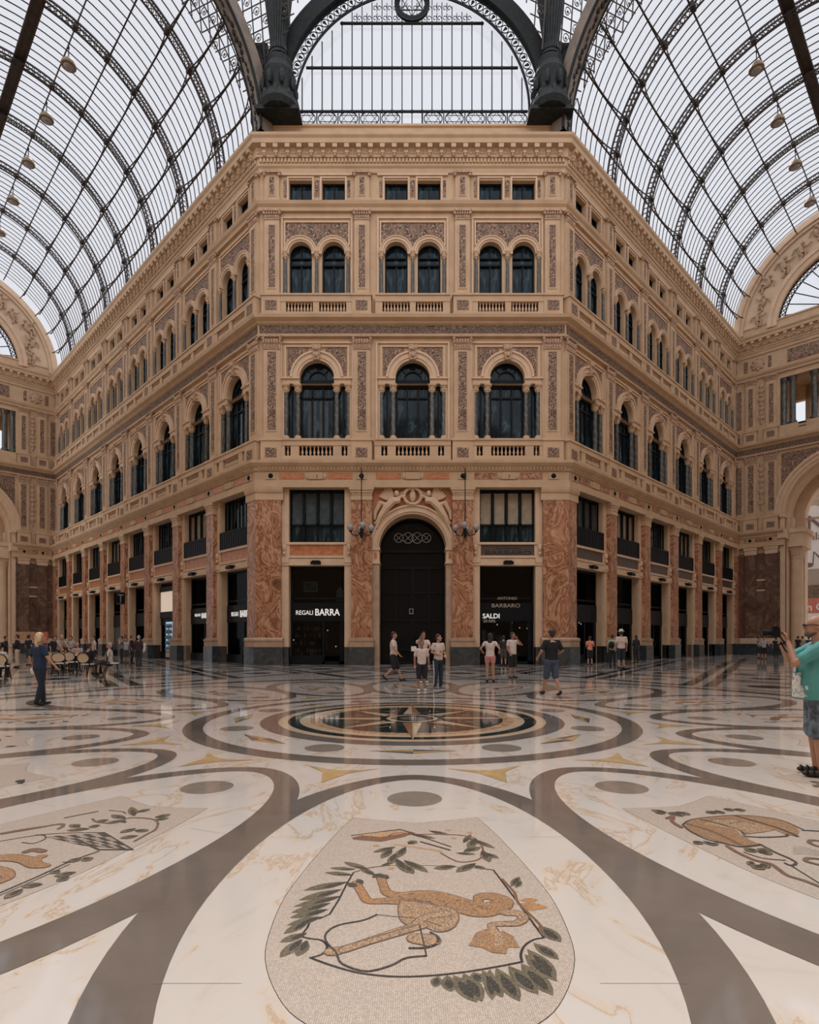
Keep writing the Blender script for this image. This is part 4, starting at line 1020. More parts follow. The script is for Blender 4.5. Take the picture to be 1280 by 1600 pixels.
# mosaic panels of the petals
PROF = [(6.21,.53),(6.5,.60),(6.86,.67),(7.3,.74),(7.72,.79),(8.1,.785),(8.41,.74),(8.7,.61),(8.87,.46),(9.0,.2)]
def panel(a, ex=0):
    L_ = [(6.21+.0, -.53), (6.12, -.3), (6.08, 0), (6.12, .3)]
    Q_ = spl([(d+(ex if d > 8.8 else (-ex if d < 6.3 else 0)), w+ex) for d, w in PROF]+[(9.03+ex, 0)]); Q_ = Q_+[(d, -w) for d, w in reversed(Q_[:-1])]
    pts = Q_+[(6.30-ex,-.26),(6.36-ex,0),(6.30-ex,.26)]
    return [(FC[0]+d*math.sin(a)+t*math.cos(a), FC[1]-d*math.cos(a)+t*math.sin(a)) for d, t in pts]
for k in range(16): poly(panel(k*PI/8, ex=.004), 't_dark', .0033); poly(panel(k*PI/8), 't_cream', .0034)
def stroke(pts, w, m, z, ws=None):
    """flat inlaid line through floor points with round ends"""
    for i in range(len(pts)-1):
        (xa, ya), (xb, yb) = pts[i], pts[i+1]; wa = ws[i] if ws else w; wb_ = ws[i+1] if ws else w
        dx_, dy_ = xb-xa, yb-ya; l = math.hypot(dx_, dy_) or 1e-6; nx, ny = -dy_/l, dx_/l
        z2 = z+.00001*(i % 7)
        poly([(xa+nx*wa, ya+ny*wa), (xa-nx*wa, ya-ny*wa), (xb-nx*wb_, yb-ny*wb_), (xb+nx*wb_, yb+ny*wb_)], m, z2)
        disc((xb, yb), wb_, m, z2+.000004, 10)
    disc(pts[0], ws[0] if ws else w, m, z+.00009, 10)
def leaf(b_, t_, w, m, z):
    w = w*1.35
    dx_, dy_ = t_[0]-b_[0], t_[1]-b_[1]; l = math.hypot(dx_, dy_) or 1e-6; nx, ny = -dy_/l, dx_/l
    pr = [0,.5,.85,1,.9,.6,0]; up = [(b_[0]+dx_*i/6+nx*w*pr[i], b_[1]+dy_*i/6+ny*w*pr[i]) for i in range(7)]; dn_ = [(b_[0]+dx_*i/6-nx*w*pr[i], b_[1]+dy_*i/6-ny*w*pr[i]) for i in range(5, 0, -1)]
    poly(up+dn_, m, z)
def smooth_pts(p, k=4):
    out = []
    for i in range(len(p)-1):
        p0, p1, p2, p3 = p[max(i-1,0)], p[i], p[i+1], p[min(i+2,len(p)-1)]
        for j in range(k):
            t = j/k; out.append(tuple(.5*((2*b1)+(-a1+c1)*t+(2*a1-5*b1+4*c1-d1)*t*t+(-a1+3*b1-3*c1+d1)*t**3) for a1, b1, c1, d1 in zip(p0, p1, p2, p3)))
    out.append(tuple(p[-1])); return out
# central mosaic: archer with a serpent's tail on a shield, laurel wreath and book
cv = lambda u, v: fl(400+u/2.56, 1240+v/2.56)
def S(pts, w, m, z, ws=None, sm=True, f=cv):
    if ws and sm:
        q3 = smooth_pts([(x, y, k) for (x, y), k in zip(pts, ws)]); return stroke([f(a, b_) for a, b_, _ in q3], 0, m, z, [max(.002, c_) for _, _, c_ in q3])
    p = smooth_pts(pts) if sm else pts; stroke([f(*a) for a in p], w, m, z)
z1, z2, z3 = .0040, .0043, .0047
S([(880,300),(950,308),(1050,440),(1130,550),(1152,580)], .0068, 't_black', z1, sm=False); S([(1152,580),(1110,588),(1075,612),(1060,645),(1065,676)], .0068, 't_black', z1)
S([(1065,676),(980,693),(850,715),(720,730),(600,736),(500,732),(400,718),(300,690),(218,660)], .0074, 't_black', z1); S([(218,660),(265,645),(285,615),(262,590),(215,583),(178,574)], .0068, 't_black', z1)
S([(178,574),(205,540),(222,500),(255,503),(295,485),(330,430),(360,370),(390,318)], .0062, 't_black', z1, sm=False); S([(390,318),(450,300),(530,290)], .0056, 't_dark', z1); S([(530,290),(690,290),(800,296),(880,300)], .0025, 't_dark', z1)
for b_, t_, w in (((370,355),(190,390),.03),((345,385),(170,430),.03),((345,412),(150,455),.028),((300,440),(140,480),.028),((290,465),(135,500),.028),((265,495),(125,530),.026),((215,510),(110,565),.024),((205,560),(95,598),.024),((185,585),(95,660),.026),((205,590),(165,655),.026),((400,305),(295,300),.02),((390,328),(275,318),.022),((455,308),(350,275),.024)):
    leaf(cv(*b_), cv(*t_), w, 't_olive', z2); leaf(cv(*b_), cv(b_[0]*.4+t_[0]*.6, b_[1]*.4+t_[1]*.6+5), w*.5, 't_dark', z2+.0002)
for b_, t_, w in (((730,733),(715,778),.02),((765,730),(780,797),.028),((790,730),(885,840),.034),((830,722),(905,836),.034),((870,718),(900,760),.026),((905,710),(988,820),.03),((935,706),(945,830),.024),((960,700),(1055,836),.034),((1010,692),(1130,808),.036),((1060,682),(1190,812),.036),((1075,645),(1205,755),.034),((1085,625),(1205,735),.03),((1110,600),(1212,668),.028),((1130,530),(1222,598),.034),((1020,375),(1055,335),.02),((1040,380),(1060,350),.016)):
    leaf(cv(*b_), cv(*t_), w, 't_olive', z2); leaf(cv(b_[0]*.8+t_[0]*.2, b_[1]*.8+t_[1]*.2), cv(b_[0]*.15+t_[0]*.85, b_[1]*.15+t_[1]*.85), w*.55, 't_dark', z2+.0002)
for b_, t_, w in (((1045,445),(1170,460),.03),((1055,430),(1130,428),.02),((1060,455),(1120,470),.018)): leaf(cv(*b_), cv(*t_), w, 't_orange', z2)
S([(985,345),(1035,400),(1050,440),(1130,520),(1150,550)], .009, 't_brown', z2)
for b_, t_, w in (((560,215),(468,238),.026),((545,225),(500,262),.026),((560,240),(530,290),.024),((600,215),(560,262),.026),((560,262),(610,322),.028),((590,268),(690,318),.028),((600,290),(630,325),.022),((610,205),(640,190),.03),((800,292),(710,303),.03),((880,280),(800,318),.03),((870,290),(920,305),.02),((905,238),(972,262),.026),((905,228),(935,278),.028),((850,180),(958,222),.024),((690,150),(775,168),.024),((620,165),(720,182),.022),((830,235),(900,215),.03),((800,240),(880,245),.02),((880,180),(850,225),.028),((830,200),(860,165),.02),((480,330),(415,300),.02),((500,290),(560,275),.014)):
    leaf(cv(*b_), cv(*t_), w, 't_olive', z2); leaf(cv(*b_), cv(b_[0]*.3+t_[0]*.7, b_[1]*.3+t_[1]*.7), w*.6, 't_dark', z2+.0002)
S([(500,190),(560,160),(640,165),(740,165),(860,175),(905,215),(900,260),(850,275),(800,272),(740,240)], .008, 't_brown', z2)
for u, v in ((770,148),(855,158),(790,180),(480,210),(540,300)): disc(cv(u, v), .024, 't_flesh', z2)
poly([cv(*p) for p in ((383,178),(575,143),(640,160),(580,178),(500,195),(390,186))], 't_brown', z1); poly([cv(*p) for p in ((400,168),(575,148),(615,158),(500,176))], 't_flesh', z1+.0002)
S([(383,170),(575,145),(780,215)], .0068, 't_black', z2+.0003, sm=False); S([(660,195),(775,228)], .0099, 't_black', z2, sm=False); S([(560,205),(740,232)], .014, 't_flesh', z1, sm=False)
def fig(pts, ws, m='t_flesh', z=z3, f=cv):   # dark outline under the flesh
    S(pts, 0, 't_brown', z-.0003, [w+.007 for w in ws], f=f); S(pts, 0, m, z, ws, f=f)
fig([(400,360),(425,400),(450,432),(520,432),(600,430)], [.026,.024,.028,.034,.05], 't_orange'); fig([(500,338),(512,375),(530,402),(600,415)], [.026,.024,.032,.05], 't_orange')
fig([(560,425),(640,410),(730,420),(820,450),(900,470),(965,455),(990,435),(950,415),(900,415),(890,435),(920,447)], [.04,.06,.078,.085,.078,.066,.055,.045,.035,.02,.008], 't_orange')
fig([(1000,480),(1045,482),(1070,500),(1045,522),(990,524),(945,530),(955,555),(975,585),(970,605)], [.028,.03,.026,.024,.022,.02,.02,.022,.026], 't_flesh')
poly([cv(*p) for p in ((935,540),(880,560),(850,612),(905,620),(945,640),(1000,645),(1010,618),(1055,620),(1030,575),(985,550),(970,570))], 't_orange', z3-.0001)
for b_, t_ in (((400,362),(372,375)),((400,358),(430,352)),((500,338),(475,325)),((500,340),(528,330))): leaf(cv(*b_), cv(*t_), .03, 't_dark', z3+.0002)
TOR = spl([(580,432),(640,438),(720,452),(780,462),(808,490),(800,525),(770,548),(720,553),(670,535),(610,528),(578,505),(572,465),(580,432)])
mc = (690, 495); poly([cv(mc[0]+(u-mc[0])*1.05, mc[1]+(v-mc[1])*1.08) for u, v in TOR[:-1]], 't_brown', z3+.0001); poly([cv(*p) for p in TOR[:-1]], 't_flesh', z3+.0002)
S([(600,450),(625,480),(618,510)], .005, 't_orange', z3+.0004); S([(650,455),(690,470),(720,500)], .006, 't_orange', z3+.0004); S([(720,455),(770,475),(785,510)], .007, 't_orange', z3+.0004); S([(640,530),(680,515),(740,535)], .006, 't_brown', z3+.0004)
fig([(660,530),(560,560),(450,595),(350,630)], [.035,.032,.026,.022], z=z3+.0006); fig([(300,637),(320,634),(350,628)], [.03,.032,.022]); fig([(640,520),(690,495),(760,485)], [.02,.026,.03], z=z3+.0007)
fig([(640,583),(695,590)], [.045,.055], z=z3+.0003); S([(700,560),(728,580),(722,605),(680,620),(615,622)], .0081, 't_black', z3+.0003)
for i in range(40):
    u = 580+i*9+rnd.uniform(-8,8); v = 418+ (i*1.3)+rnd.uniform(-22,22); disc(cv(u, v), .008, 't_brown', z3+.0003, 6)
S([(483,488),(430,510),(330,530),(283,560),(280,595),(320,640),(345,685),(440,715),(540,692),(600,662),(682,653)], .0056, 't_black', z3+.0004); S([(483,488),(650,505)], .0025, 't_black', z3+.0004, sm=False); S([(655,530),(682,653)], .0037, 't_black', z3+.0004, sm=False); S([(340,618),(650,528)], .005, 't_brown', z3+.0005, sm=False)
# left mosaic: chequered tray, scrolls, leaves and an orange animal
lv = lambda u, v: fl(u/3.0476, 1200+v/3.0476)
A_, B_, C_, D_ = (215,330), (495,312), (632,392), (395,372)
for i in range(8):
    for j in range(4):
        def bl(s, t): return lv(*[(A_[k]*(1-s)+B_[k]*s)*(1-t)+(D_[k]*(1-s)+C_[k]*s)*t for k in (0,1)])
        poly([bl(i/8,j/4), bl((i+1)/8,j/4), bl((i+1)/8,(j+1)/4), bl(i/8,(j+1)/4)], 't_black' if (i+j) % 2 else 't_cream', z2)
SL = lambda p, w, m, **k: S(p, w, m, z2+.0002, f=lv, **k)
SL([(170,322),(330,312),(495,310)], .005, 't_black'); SL([(495,310),(632,392)], .0074, 't_black', sm=False); SL([(632,392),(470,392),(370,345)], .01, 't_black', sm=False); SL([(0,598),(180,520),(330,450),(470,400)], .0074, 't_black'); SL([(0,610),(180,532),(330,462)], .0037, 't_dark')
SL([(0,352),(100,335),(200,322),(215,340),(160,362),(105,358)], .0056, 't_dark'); SL([(0,318),(120,298),(280,270),(300,278),(280,292)], .016, 't_brown'); SL([(5,312),(120,292),(270,270)], .01, 't_flesh')
SL([(310,240),(400,222),(465,210)], .0087, 't_dark'); SL([(440,245),(470,262),(560,262),(620,240),(740,250),(745,290),(700,318),(640,352)], .01, 't_brown'); SL([(520,205),(580,210),(600,220)], .005, 't_black')
for b_, t_ in (((600,245),(530,225)),((600,250),(500,268)),((640,232),(625,188)),((650,215),(715,197)),((735,240),(815,222)),((740,250),(805,240)),((650,290),(570,312)),((640,300),(710,302)),((660,325),(570,338)),((520,250),(450,260)),((480,275),(420,285)),((430,292),(315,300)),((380,285),(335,272)),((600,255),(575,262)),((330,448),(320,455)),((390,430),(320,455)),((400,430),(430,445)),((365,500),(255,520)),((330,520),(270,545)),((285,490),(240,508)),((110,578),(20,628)),((205,558),(100,568))):
    leaf(lv(*b_), lv(*t_), .03, 't_olive', z3); leaf(lv(*b_), lv(b_[0]*.3+t_[0]*.7, b_[1]*.3+t_[1]*.7), .016, 't_dark', z3+.0002)
fig([(-60,440),(40,430),(120,440),(170,465),(215,470)], [.07,.06,.05,.045,.03], 't_orange', f=lv); fig([(165,460),(180,430),(200,425)], [.03,.028,.03], 't_orange', f=lv); SL([(125,402),(160,392),(205,400)], .03, 't_brown')
fig([(-60,480),(20,500),(40,525),(0,545)], [.05,.045,.03,.03], 't_orange', f=lv)
# right mosaic: barrel, vine and scroll
rv = lambda u, v: fl(880+u/3.2, 1200+v/3.2)
poly([rv(*p) for p in ((598,288),(640,262),(760,246),(880,240),(1000,248),(1100,268),(1160,295),(1182,320),(1170,345),(1110,335),(1060,312),(1000,325),(905,335),(930,362),(985,385),(925,392),(870,395),(780,372),(700,345),(640,320))], 't_orange', z1)
poly([rv(*p) for p in ((700,285),(860,300),(940,330),(1010,322),(1045,315),(1000,290),(890,262),(760,262))], 't_flesh', z1+.0001)
SR = lambda p, w, m, **k: S(p, w, m, z2, f=rv, **k)
SR([(598,288),(640,262),(760,246),(880,240),(1000,248),(1100,268),(1200,312)], .0087, 't_dark'); SR([(598,288),(640,322),(720,360),(800,380),(890,398),(980,390)], .0087, 't_dark'); SR([(690,262),(790,285),(880,318),(905,335)], .0136, 't_dark'); SR([(860,242),(960,270),(1060,300),(1140,330),(1170,345)], .0161, 't_dark'); SR([(625,285),(720,312),(800,345),(880,385)], .02, 't_brown'); SR([(760,290),(860,310),(900,345)], .01, 't_cream'); SR([(740,262),(850,258),(960,285)], .006, 't_brown'); SR([(830,280),(900,272)], .006, 't_brown')
SR([(905,345),(1000,350),(1110,345),(1120,335)], .01, 't_dark'); SR([(985,385),(1060,425),(1140,460),(1165,480),(1140,492),(1110,480)], .01, 't_black'); SR([(1140,492),(1280,580)], .005, 't_black', sm=False); SR([(1200,315),(1290,320)], .01, 't_dark', sm=False)
SR([(520,255),(550,245),(545,270),(590,300)], .018, 't_brown'); SR([(820,395),(880,430),(960,465),(1040,485),(1120,540),(1200,565),(1290,600)], .016, 't_brown'); SR([(905,425),(1000,455),(1110,465)], .007, 't_brown')
SR([(1290,370),(1240,365),(1235,380),(1290,400)], .016, 't_brown'); SR([(1290,460),(1225,455),(1215,470),(1290,490)], .016, 't_brown')
for k in range(5): SR([(1150,398+k*9),(1210,402+k*8),(1285,425+k*5)], .0019, 't_black')
for b_, t_ in (((520,228),(440,212)),((500,222),(470,232)),((560,225),(540,238)),((560,222),(640,238)),((560,230),(600,245)),((770,222),(715,228)),((760,215),(805,232)),((800,208),(860,215)),((850,210),(915,215)),((745,378),(705,380)),((740,380),(775,390)),((960,410),(915,420)),((980,425),(1050,430)),((985,430),(1020,405)),((960,485),(915,475)),((980,490),(1040,495)),((990,490),(960,510)),((650,370),(700,385))):
    leaf(rv(*b_), rv(*t_), .034, 't_olive', z3); leaf(rv(*b_), rv(b_[0]*.3+t_[0]*.7, b_[1]*.3+t_[1]*.7), .018, 't_dark', z3+.0002)
# worn figures of the other petals
for k in range(16):
    if k in (0, 1, 15): continue
    a = k*PI/8; g = random.Random(k+5)
    P_ = lambda d, t: (FC[0]+d*math.sin(a)+t*math.cos(a), FC[1]-d*math.cos(a)+t*math.sin(a))
    for s in (-1, 1): stroke([P_(6.7, .1*s), P_(6.8, .42*s), P_(7.8, .55*s), P_(8.3, .45*s), P_(8.6, 0)], .012, 't_black', z1)
    for j in range(26):
        d = g.uniform(6.5, 8.6); t = g.choice((-1, 1))*g.uniform(.35, .62); leaf(P_(d, t), P_(d+g.uniform(-.15,.15), t+g.uniform(-.14,.14)), .035, g.choice(('t_olive','t_dark')), z2)
    p_ = [P_(6.9, g.uniform(-.3,.3)), P_(7.2, g.uniform(-.25,.25)), P_(7.6, g.uniform(-.2,.2)), P_(7.9, g.uniform(-.3,.3)), P_(8.2, g.uniform(-.3,.3))]
    stroke(smooth_pts(p_), .08, g.choice(('t_orange','t_brown')), z2); stroke([P_(7.3,-.3), P_(7.5,.0), P_(7.4,.35)], .045, 't_flesh', z3)
# fine joints between slabs
for k in range(16):
    a = k*PI/8
    if k: stroke([pol(4.16, a), pol(6.1, a)], .0015, 'f_disc', .0039)
    for d in (6.7, 8.6):
        for s in (-1, 1):
            P_ = lambda d, t: (FC[0]+d*math.sin(a)+t*math.cos(a), FC[1]-d*math.cos(a)+t*math.sin(a)); stroke([P_(d, s*.80), P_(d, s*1.2)], .0012, 'f_disc', .0039)
floor = F.build('floor', FM); tag(floor, 'polished inlaid marble floor with compass star, petals and mosaics', 'floor', kind='structure')

# ------------------------------------------------------------ shops
def emis(name, col, e, rough=.5):
    m, n, b = newmat(name); b.inputs['Base Color'].default_value = (*col, 1); b.inputs['Emission Color'].default_value = (*col, 1); b.inputs['Emission Strength'].default_value = e; b.inputs['Roughness'].default_value = rough; return m
M['sign_white'] = emis('lit_white_sign_letters', (.75,.72,.68), .55); M['sign_dim'] = emis('dim_sign_letters', (.35,.29,.22), .08)
M['fridge_light'] = emis('cold_fridge_light', (.35,.55,.75), .7); M['lampdot'] = emis('small_shop_lamp', (.9,.85,.75), 1.6); M['display_lit'] = emis('lit_shop_display', (.75,.62,.5), .45)  # last glow serves a shop sign and stands in for the sunlit street
M['gift_white'] = flat('pale_porcelain', (.55,.52,.48), .3); M['gift_gold'] = flat('gilt_ware', (.5,.36,.16), .35, .5); M['gift_blue'] = flat('blue_glass_ware', (.1,.16,.22), .2)
M['gold_frame'] = flat('gilt_picture_frame', (.5,.36,.17), .4); M['seascape'] = ramped('seascape_painting', 3, [(.3, (.03,.06,.09)), (.6, (.2,.27,.3)), (.8, (.5,.48,.42))], 5, .5, .4, stretch=(.4,1,2.5))
M['carving_dark'] = flat('dark_cut_letters', (.02,.014,.012), .6); M['shutter'] = flat('grey_roller_shutter', (.05,.053,.055), .5)
def text(name, body, mat, parent, x, z, p, h, sx=1.0, off=0.0, align='LEFT', space=1.0, ext=.012):
    c = bpy.data.curves.new(name, 'FONT'); c.body = body; c.size = h/.72; c.extrude = ext; c.offset = off; c.align_x = align; c.space_character = space; c.resolution_u = 3
    c.materials.append(M[mat]); o = bpy.data.objects.new(name, c); C.objects.link(o); o.rotation_euler = (PI/2, 0, 0); o.scale = (sx, 1, 1)
    o.location = (x, -p, z)
    bpy.context.view_layer.update(); me = bpy.data.meshes.new_from_object(o.evaluated_get(bpy.context.evaluated_depsgraph_get())); k = bpy.data.objects.new(name, me); C.objects.link(k)
    k.rotation_euler = o.rotation_euler; k.scale = o.scale; k.location = o.location; bpy.data.objects.remove(o); o = k
    if parent: o.parent = parent
    return o
def shop(hw, depth, shutter=False, leaf=True):
    f = MB(); e, d = -.5, -.4
    for x in (-hw+.05, hw-.05): f.pb(x-.07, x+.07, e, d, 0, 5.9)
    f.pb(-hw, hw, e, d, 5.75, 5.9).pb(-hw, hw, e, d, 3.95, 4.05).pb(-hw, hw, e-.02, d+.04, 2.62, 3.72).pb(-hw, .25, e, d+.05, 0, .55)
    if leaf: f.pb(.25, .37, e, d, 0, 2.7).pb(hw-.35, hw-.1, e, d, 0, 2.7).pb(.25, hw, e, d, 0, .2).pb(.5, .54, e, d+.06, .9, 1.4)
    o = f.build('window_proto', 'frame')
    MB().pb(-hw, hw, -.46, -.45, .5, 5.8).build('pane', 'shop_glass', o)
    b = MB(); Y = depth
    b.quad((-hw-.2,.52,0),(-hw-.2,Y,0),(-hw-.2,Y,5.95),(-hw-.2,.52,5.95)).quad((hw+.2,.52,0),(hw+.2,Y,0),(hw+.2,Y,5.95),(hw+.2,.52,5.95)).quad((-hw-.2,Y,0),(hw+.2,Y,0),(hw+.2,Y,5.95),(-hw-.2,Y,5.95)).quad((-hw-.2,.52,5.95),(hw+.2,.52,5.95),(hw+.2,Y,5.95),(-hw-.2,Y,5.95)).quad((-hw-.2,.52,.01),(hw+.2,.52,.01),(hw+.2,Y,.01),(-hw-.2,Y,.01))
    b.build('shop_interior', 'recess', o)  # walls coloured near-black for the dark of the shop
    if shutter:
        b = MB(); 
        for i in range(26): b.pb(-hw+.1, hw-.1, -.44, -.40 + .02*(i % 2), .1+i*.1, .1+i*.1+.09)
        b.build('roller_shutter', 'shutter', o)
    return o
protos['shop'] = shop(1.65, 1.6); protos['shopw'] = shop(1.82, 1.2); protos['shops'] = shop(1.82, 1.2, True, False)
sf = place_window('shop', wf, FB[0], 'gift shop front with lit shelves left of the arched doorway')
sf2 = place_window('shop', wf, FB[2], 'clothes shop front right of the arched doorway')
lw = []; rw = []
for i, c_ in enumerate(reversed(LB)): lw.append(place_window('shops' if i == 4 else 'shopw', wl, c_, 'dark shopfront in the %s bay of the left wing from the corner' % ORD[i]))
for i, c_ in enumerate(RB): rw.append(place_window('shopw', wr, c_, 'dark shopfront in the %s bay of the right wing from the corner' % ORD[i]))
def lx(px, par, p):        # wall-local x and z of what is seen at pixel px, at projection p
    m = par.matrix_basis.inverted(); o = m @ cam.location; 
    def g(px, py):
        t = m @ Vector(((px-640)/FPX, 1.0, CAM_Z+(HOR-py)/FPX)); d = t-o; k = (-p-o.y)/d.y; h = o+d*k; return h.x, h.z
    return g(*px)
def sign(nm, body, mat, par, px0, px1, pyb, pyt, p, cat, label, off=.0, ext=.012, w0=None):
    xa, za = lx((px0, pyb), par, p); xb, zb = lx((px1, pyt), par, p); h = zb-za
    o = text(nm, body, mat, None, 0, 0, 0, h, 1, off, ext=ext); bpy.context.view_layer.update(); w = max(.01, o.dimensions.x); o.scale = ((xb-xa)/w, 1, 1)
    mw = par.matrix_basis @ Matrix.Translation((xa, -p, za)) @ Matrix.Rotation(PI/2, 4, 'X'); o.location = mw.to_translation(); o.rotation_euler = (PI/2, 0, par.rotation_euler.z)
    tag(o, label, cat); return o
sign('shop_lettering', 'REGALI', 'sign_white', wf, 462, 488.5, 960.5, 953.5, -.33, 'sign', 'white letters REGALI on the gift shop front', .002)
sign('shop_lettering', 'BARRA', 'sign_white', wf, 492, 530.5, 961.5, 951, -.33, 'sign', 'large white letters BARRA on the gift shop front', .010)
sign('shop_lettering', 'SALDI', 'sign_white', wf, 754, 780.5, 966, 958.5, -.33, 'sign', 'white letters SALDI on the clothes shop window', .006)
sign('shop_lettering', '20-50%', 'gift_white', wf, 755, 774, 972.5, 968, -.33, 'sign', 'small pale 20-50% under the word SALDI')
sign('shop_lettering', 'ANTONIO', 'sign_dim', wf, 777, 808, 937, 932.5, -.36, 'sign', 'dim letters ANTONIO in the upper shop window')
sign('shop_lettering', 'BARBARO', 'sign_dim', wf, 768, 812, 949, 943, -.33, 'sign', 'very dim letters BARBARO on the dark band of the clothes shop')
sign('cut_lettering', 'BARBARO', 'carving_dark', wf, 757.5, 830, 867, 860, .085, 'sign', 'dark letters BARBARO on the panel over the clothes shop', .01)
sign('cut_lettering', 'ANTONIO', 'carving_dark', wf, 775, 812, 858.2, 855.4, .085, 'sign', 'small dark letters ANTONIO above BARBARO on the panel')
sign('shop_lettering', 'REGALI', 'sign_white', wl, 304.5, 313, 963.5, 958.5, -.33, 'sign', 'white letters REGALI on the second shopfront of the left wing')
sign('shop_lettering', 'BARRA', 'sign_white', wl, 315, 327, 966, 957, -.33, 'sign', 'white letters BARRA on the second shopfront of the left wing', .014)
sign('shop_lettering', 'REGALI', 'sign_white', wl, 361.5, 372, 963, 955.5, -.33, 'sign', 'white letters REGALI on the first shopfront of the left wing')
sign('shop_lettering', 'BARRA', 'sign_white', wl, 375, 391, 964, 952.5, -.33, 'sign', 'white letters BARRA on the first shopfront of the left wing', .014)
sign('number_plate', '7', 'carving_dark', wf, 794, 797, 747.5, 742.5, .525, 'sign', 'number 7 on the cartouche over the clothes shop')
sign('number_plate', '7', 'carving_dark', wf, 493.5, 496.5, 747.5, 742.5, .525, 'sign', 'number 7 on the cartouche over the gift shop')
# goods on the shelves of the gift shop
sh = None
for z in (.75, 1.2, 1.65, 2.1, 2.5):
    o = MB().box(FB[0]-1.5, FB[0]+.15, .6, .95, z-.02, z).build('glass_shelf', 'gift_blue'); o.location = wf.location
    tag(o, 'thin glass shelf in the gift shop window at %s height' % {.75:'shin',1.2:'waist',1.65:'chest',2.1:'head',2.5:'topmost'}[z], 'shelf', 'shelves in the gift shop window')
gp = []
gp.append(MB().lathe([(.04,0),(.07,.08),(.05,.16),(.025,.2),(.04,.25)], n=8).build('vase', 'gift_white')); gp.append(MB().lathe([(.05,0),(.03,.05),(.045,.15),(.02,.19)], n=8).ell((0,0,.23), .035, .035, .04, 6, 4).build('figurine', 'gift_gold')); gp.append(MB().lathe([(.03,0),(.06,.03),(.075,.12),(.07,.12)], n=8).build('bowl', 'gift_blue')); gp.append(MB().box(-.06,.06,-.015,.015,0,.16).ell((0,-.02,.08), .04, .01, .05, 6, 4).build('framed_miniature', 'gift_white'))
nm_ = ['white porcelain vase among the gifts', 'small gilt figurine among the gifts', 'blue glass bowl among the gifts', 'small pale framed miniature among the gifts']
k = 0; usedg = set()
for z in (.55, .75, 1.2, 1.65, 2.1):
    for i in range(9):
        j = rnd.randrange(4); o = gp[j] if j not in usedg else dup(gp[j]); usedg.add(j)
        o.location = Vector(wf.location)+Vector((FB[0]-1.42+i*.18+rnd.uniform(-.03,.03), .78, z)); tag(o, nm_[j], 'gift', 'gifts on the shelves of the shop window: '+nm_[j].split(' among')[0])
b = MB().pb(-.42, .42, 0, .05, -.31, .31).build('framed_seascape', 'gold_frame'); MB().pb(-.34, .34, .05, .055, -.23, .23).build('canvas', 'seascape', b); xa, za = lx((485.5, 917), wf, -.5); b.location = Vector(wf.location)+Vector((xa, .55, za)); tag(b, 'gilt framed seascape hanging high in the gift shop window', 'picture')
b = MB().pb(-.2, .2, 0, .1, -.35, .3).ell((0,0,.35), .12, .1, .16, 8, 5).build('pale_statuette', 'gift_white'); xa, za = lx((531, 930), wf, -.5); b.location = Vector(wf.location)+Vector((xa, .6, za)); tag(b, 'pale statuette at the right edge of the gift shop window', 'figurine')
dts = []
b = MB().ell((0,0,0), .045, .045, .045, 8, 5).build('spot_lamp', 'lampdot')
for i, (px, py, par, p, lab_) in enumerate(((459, 1000, wf, -.9, 'gift shop, low left'), (525, 1010, wf, -.9, 'gift shop, low right'), (512, 985, wf, -.9, 'gift shop, in the middle'), (777, 976, wf, -.9, 'clothes shop, left'), (800, 973, wf, -.9, 'clothes shop, centre top'), (812, 981, wf, -.9, 'clothes shop, centre low'), (824, 982, wf, -.9, 'clothes shop, right'), (905, 973, wr, -.9, 'first shop of the right wing'), (908, 975, wr, -.9, 'first shop of the right wing, inner one'))):
    o = b if i == 0 else dup(b); xa, za = lx((px, py), par, p); o.location = par.matrix_basis @ Vector((xa, -p, za)); tag(o, 'small bright spot lamp inside the '+lab_, 'lamp', 'spot lamps in the shops')
# clothes rack of the right-hand shop
for i in range(7):
    o = MB().pb(-.1, .1, 0, .08, -.5, .1).tube([(-.1,-.04,.1),(0,-.04,.2),(.1,-.04,.1)], .015, 4).build('hanging_garment', ['gift_white','gift_blue','curtain_cream'][i % 3]); xa, za = lx((756+i*4.6, 985+i*1.5), wf, -.8); o.location = Vector(wf.location)+Vector((xa, .8, za-.1))
    tag(o, '%s garment hanging in the clothes shop window, %s from the left' % (['pale','dark blue','cream'][i % 3], ORD[i]), 'clothes', 'garments in the clothes shop window')
# drinks fridge in the third bay of the left wing
xa, za = lx((263, 1000), wl, -.1); fr = empty('drinks_fridge', wl.matrix_basis @ Vector((xa, .3, 0)), wl.rotation_euler.z)
MB().box(-.75, .75, 0, .6, .1, 3.0).build('cabinet', 'frame', fr); MB().box(-.62, .62, -.03, 0, .62, 2.85).build('glass_door', 'fridge_light', fr); MB().box(-.7, .7, -.02, .0, .15, .55).build('kick_panel', 'stone', fr)
b = MB()
for r_ in range(5):
    for c_ in range(9): b.lathe([(.045,0),(.045,.2),(.02,.27),(.02,.32)], (-.54+c_*.135, -.08, .68+r_*.43), 6)
    b.box(-.62, .62, -.14, 0, .65+r_*.43, .67+r_*.43)
b.build('bottles', 'gift_blue', fr); MB().box(-.03, .03, -.1, 0, 1.0, 2.4).build('handle', 'globe', fr); fr.location.x -= .1
tag(fr, 'tall drinks fridge glowing blue in a shopfront of the left wing', 'fridge')
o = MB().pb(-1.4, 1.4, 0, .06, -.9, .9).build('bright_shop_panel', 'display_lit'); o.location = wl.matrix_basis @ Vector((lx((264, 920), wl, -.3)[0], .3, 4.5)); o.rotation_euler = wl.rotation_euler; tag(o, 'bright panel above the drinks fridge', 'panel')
MB().pb(-1.45, 1.45, .05, .1, -1.35, -.85).build('dark_band', 'frame', o); MB().pb(-1.45, 1.45, .05, .1, .7, 1.1).build('dark_band', 'frame', o)
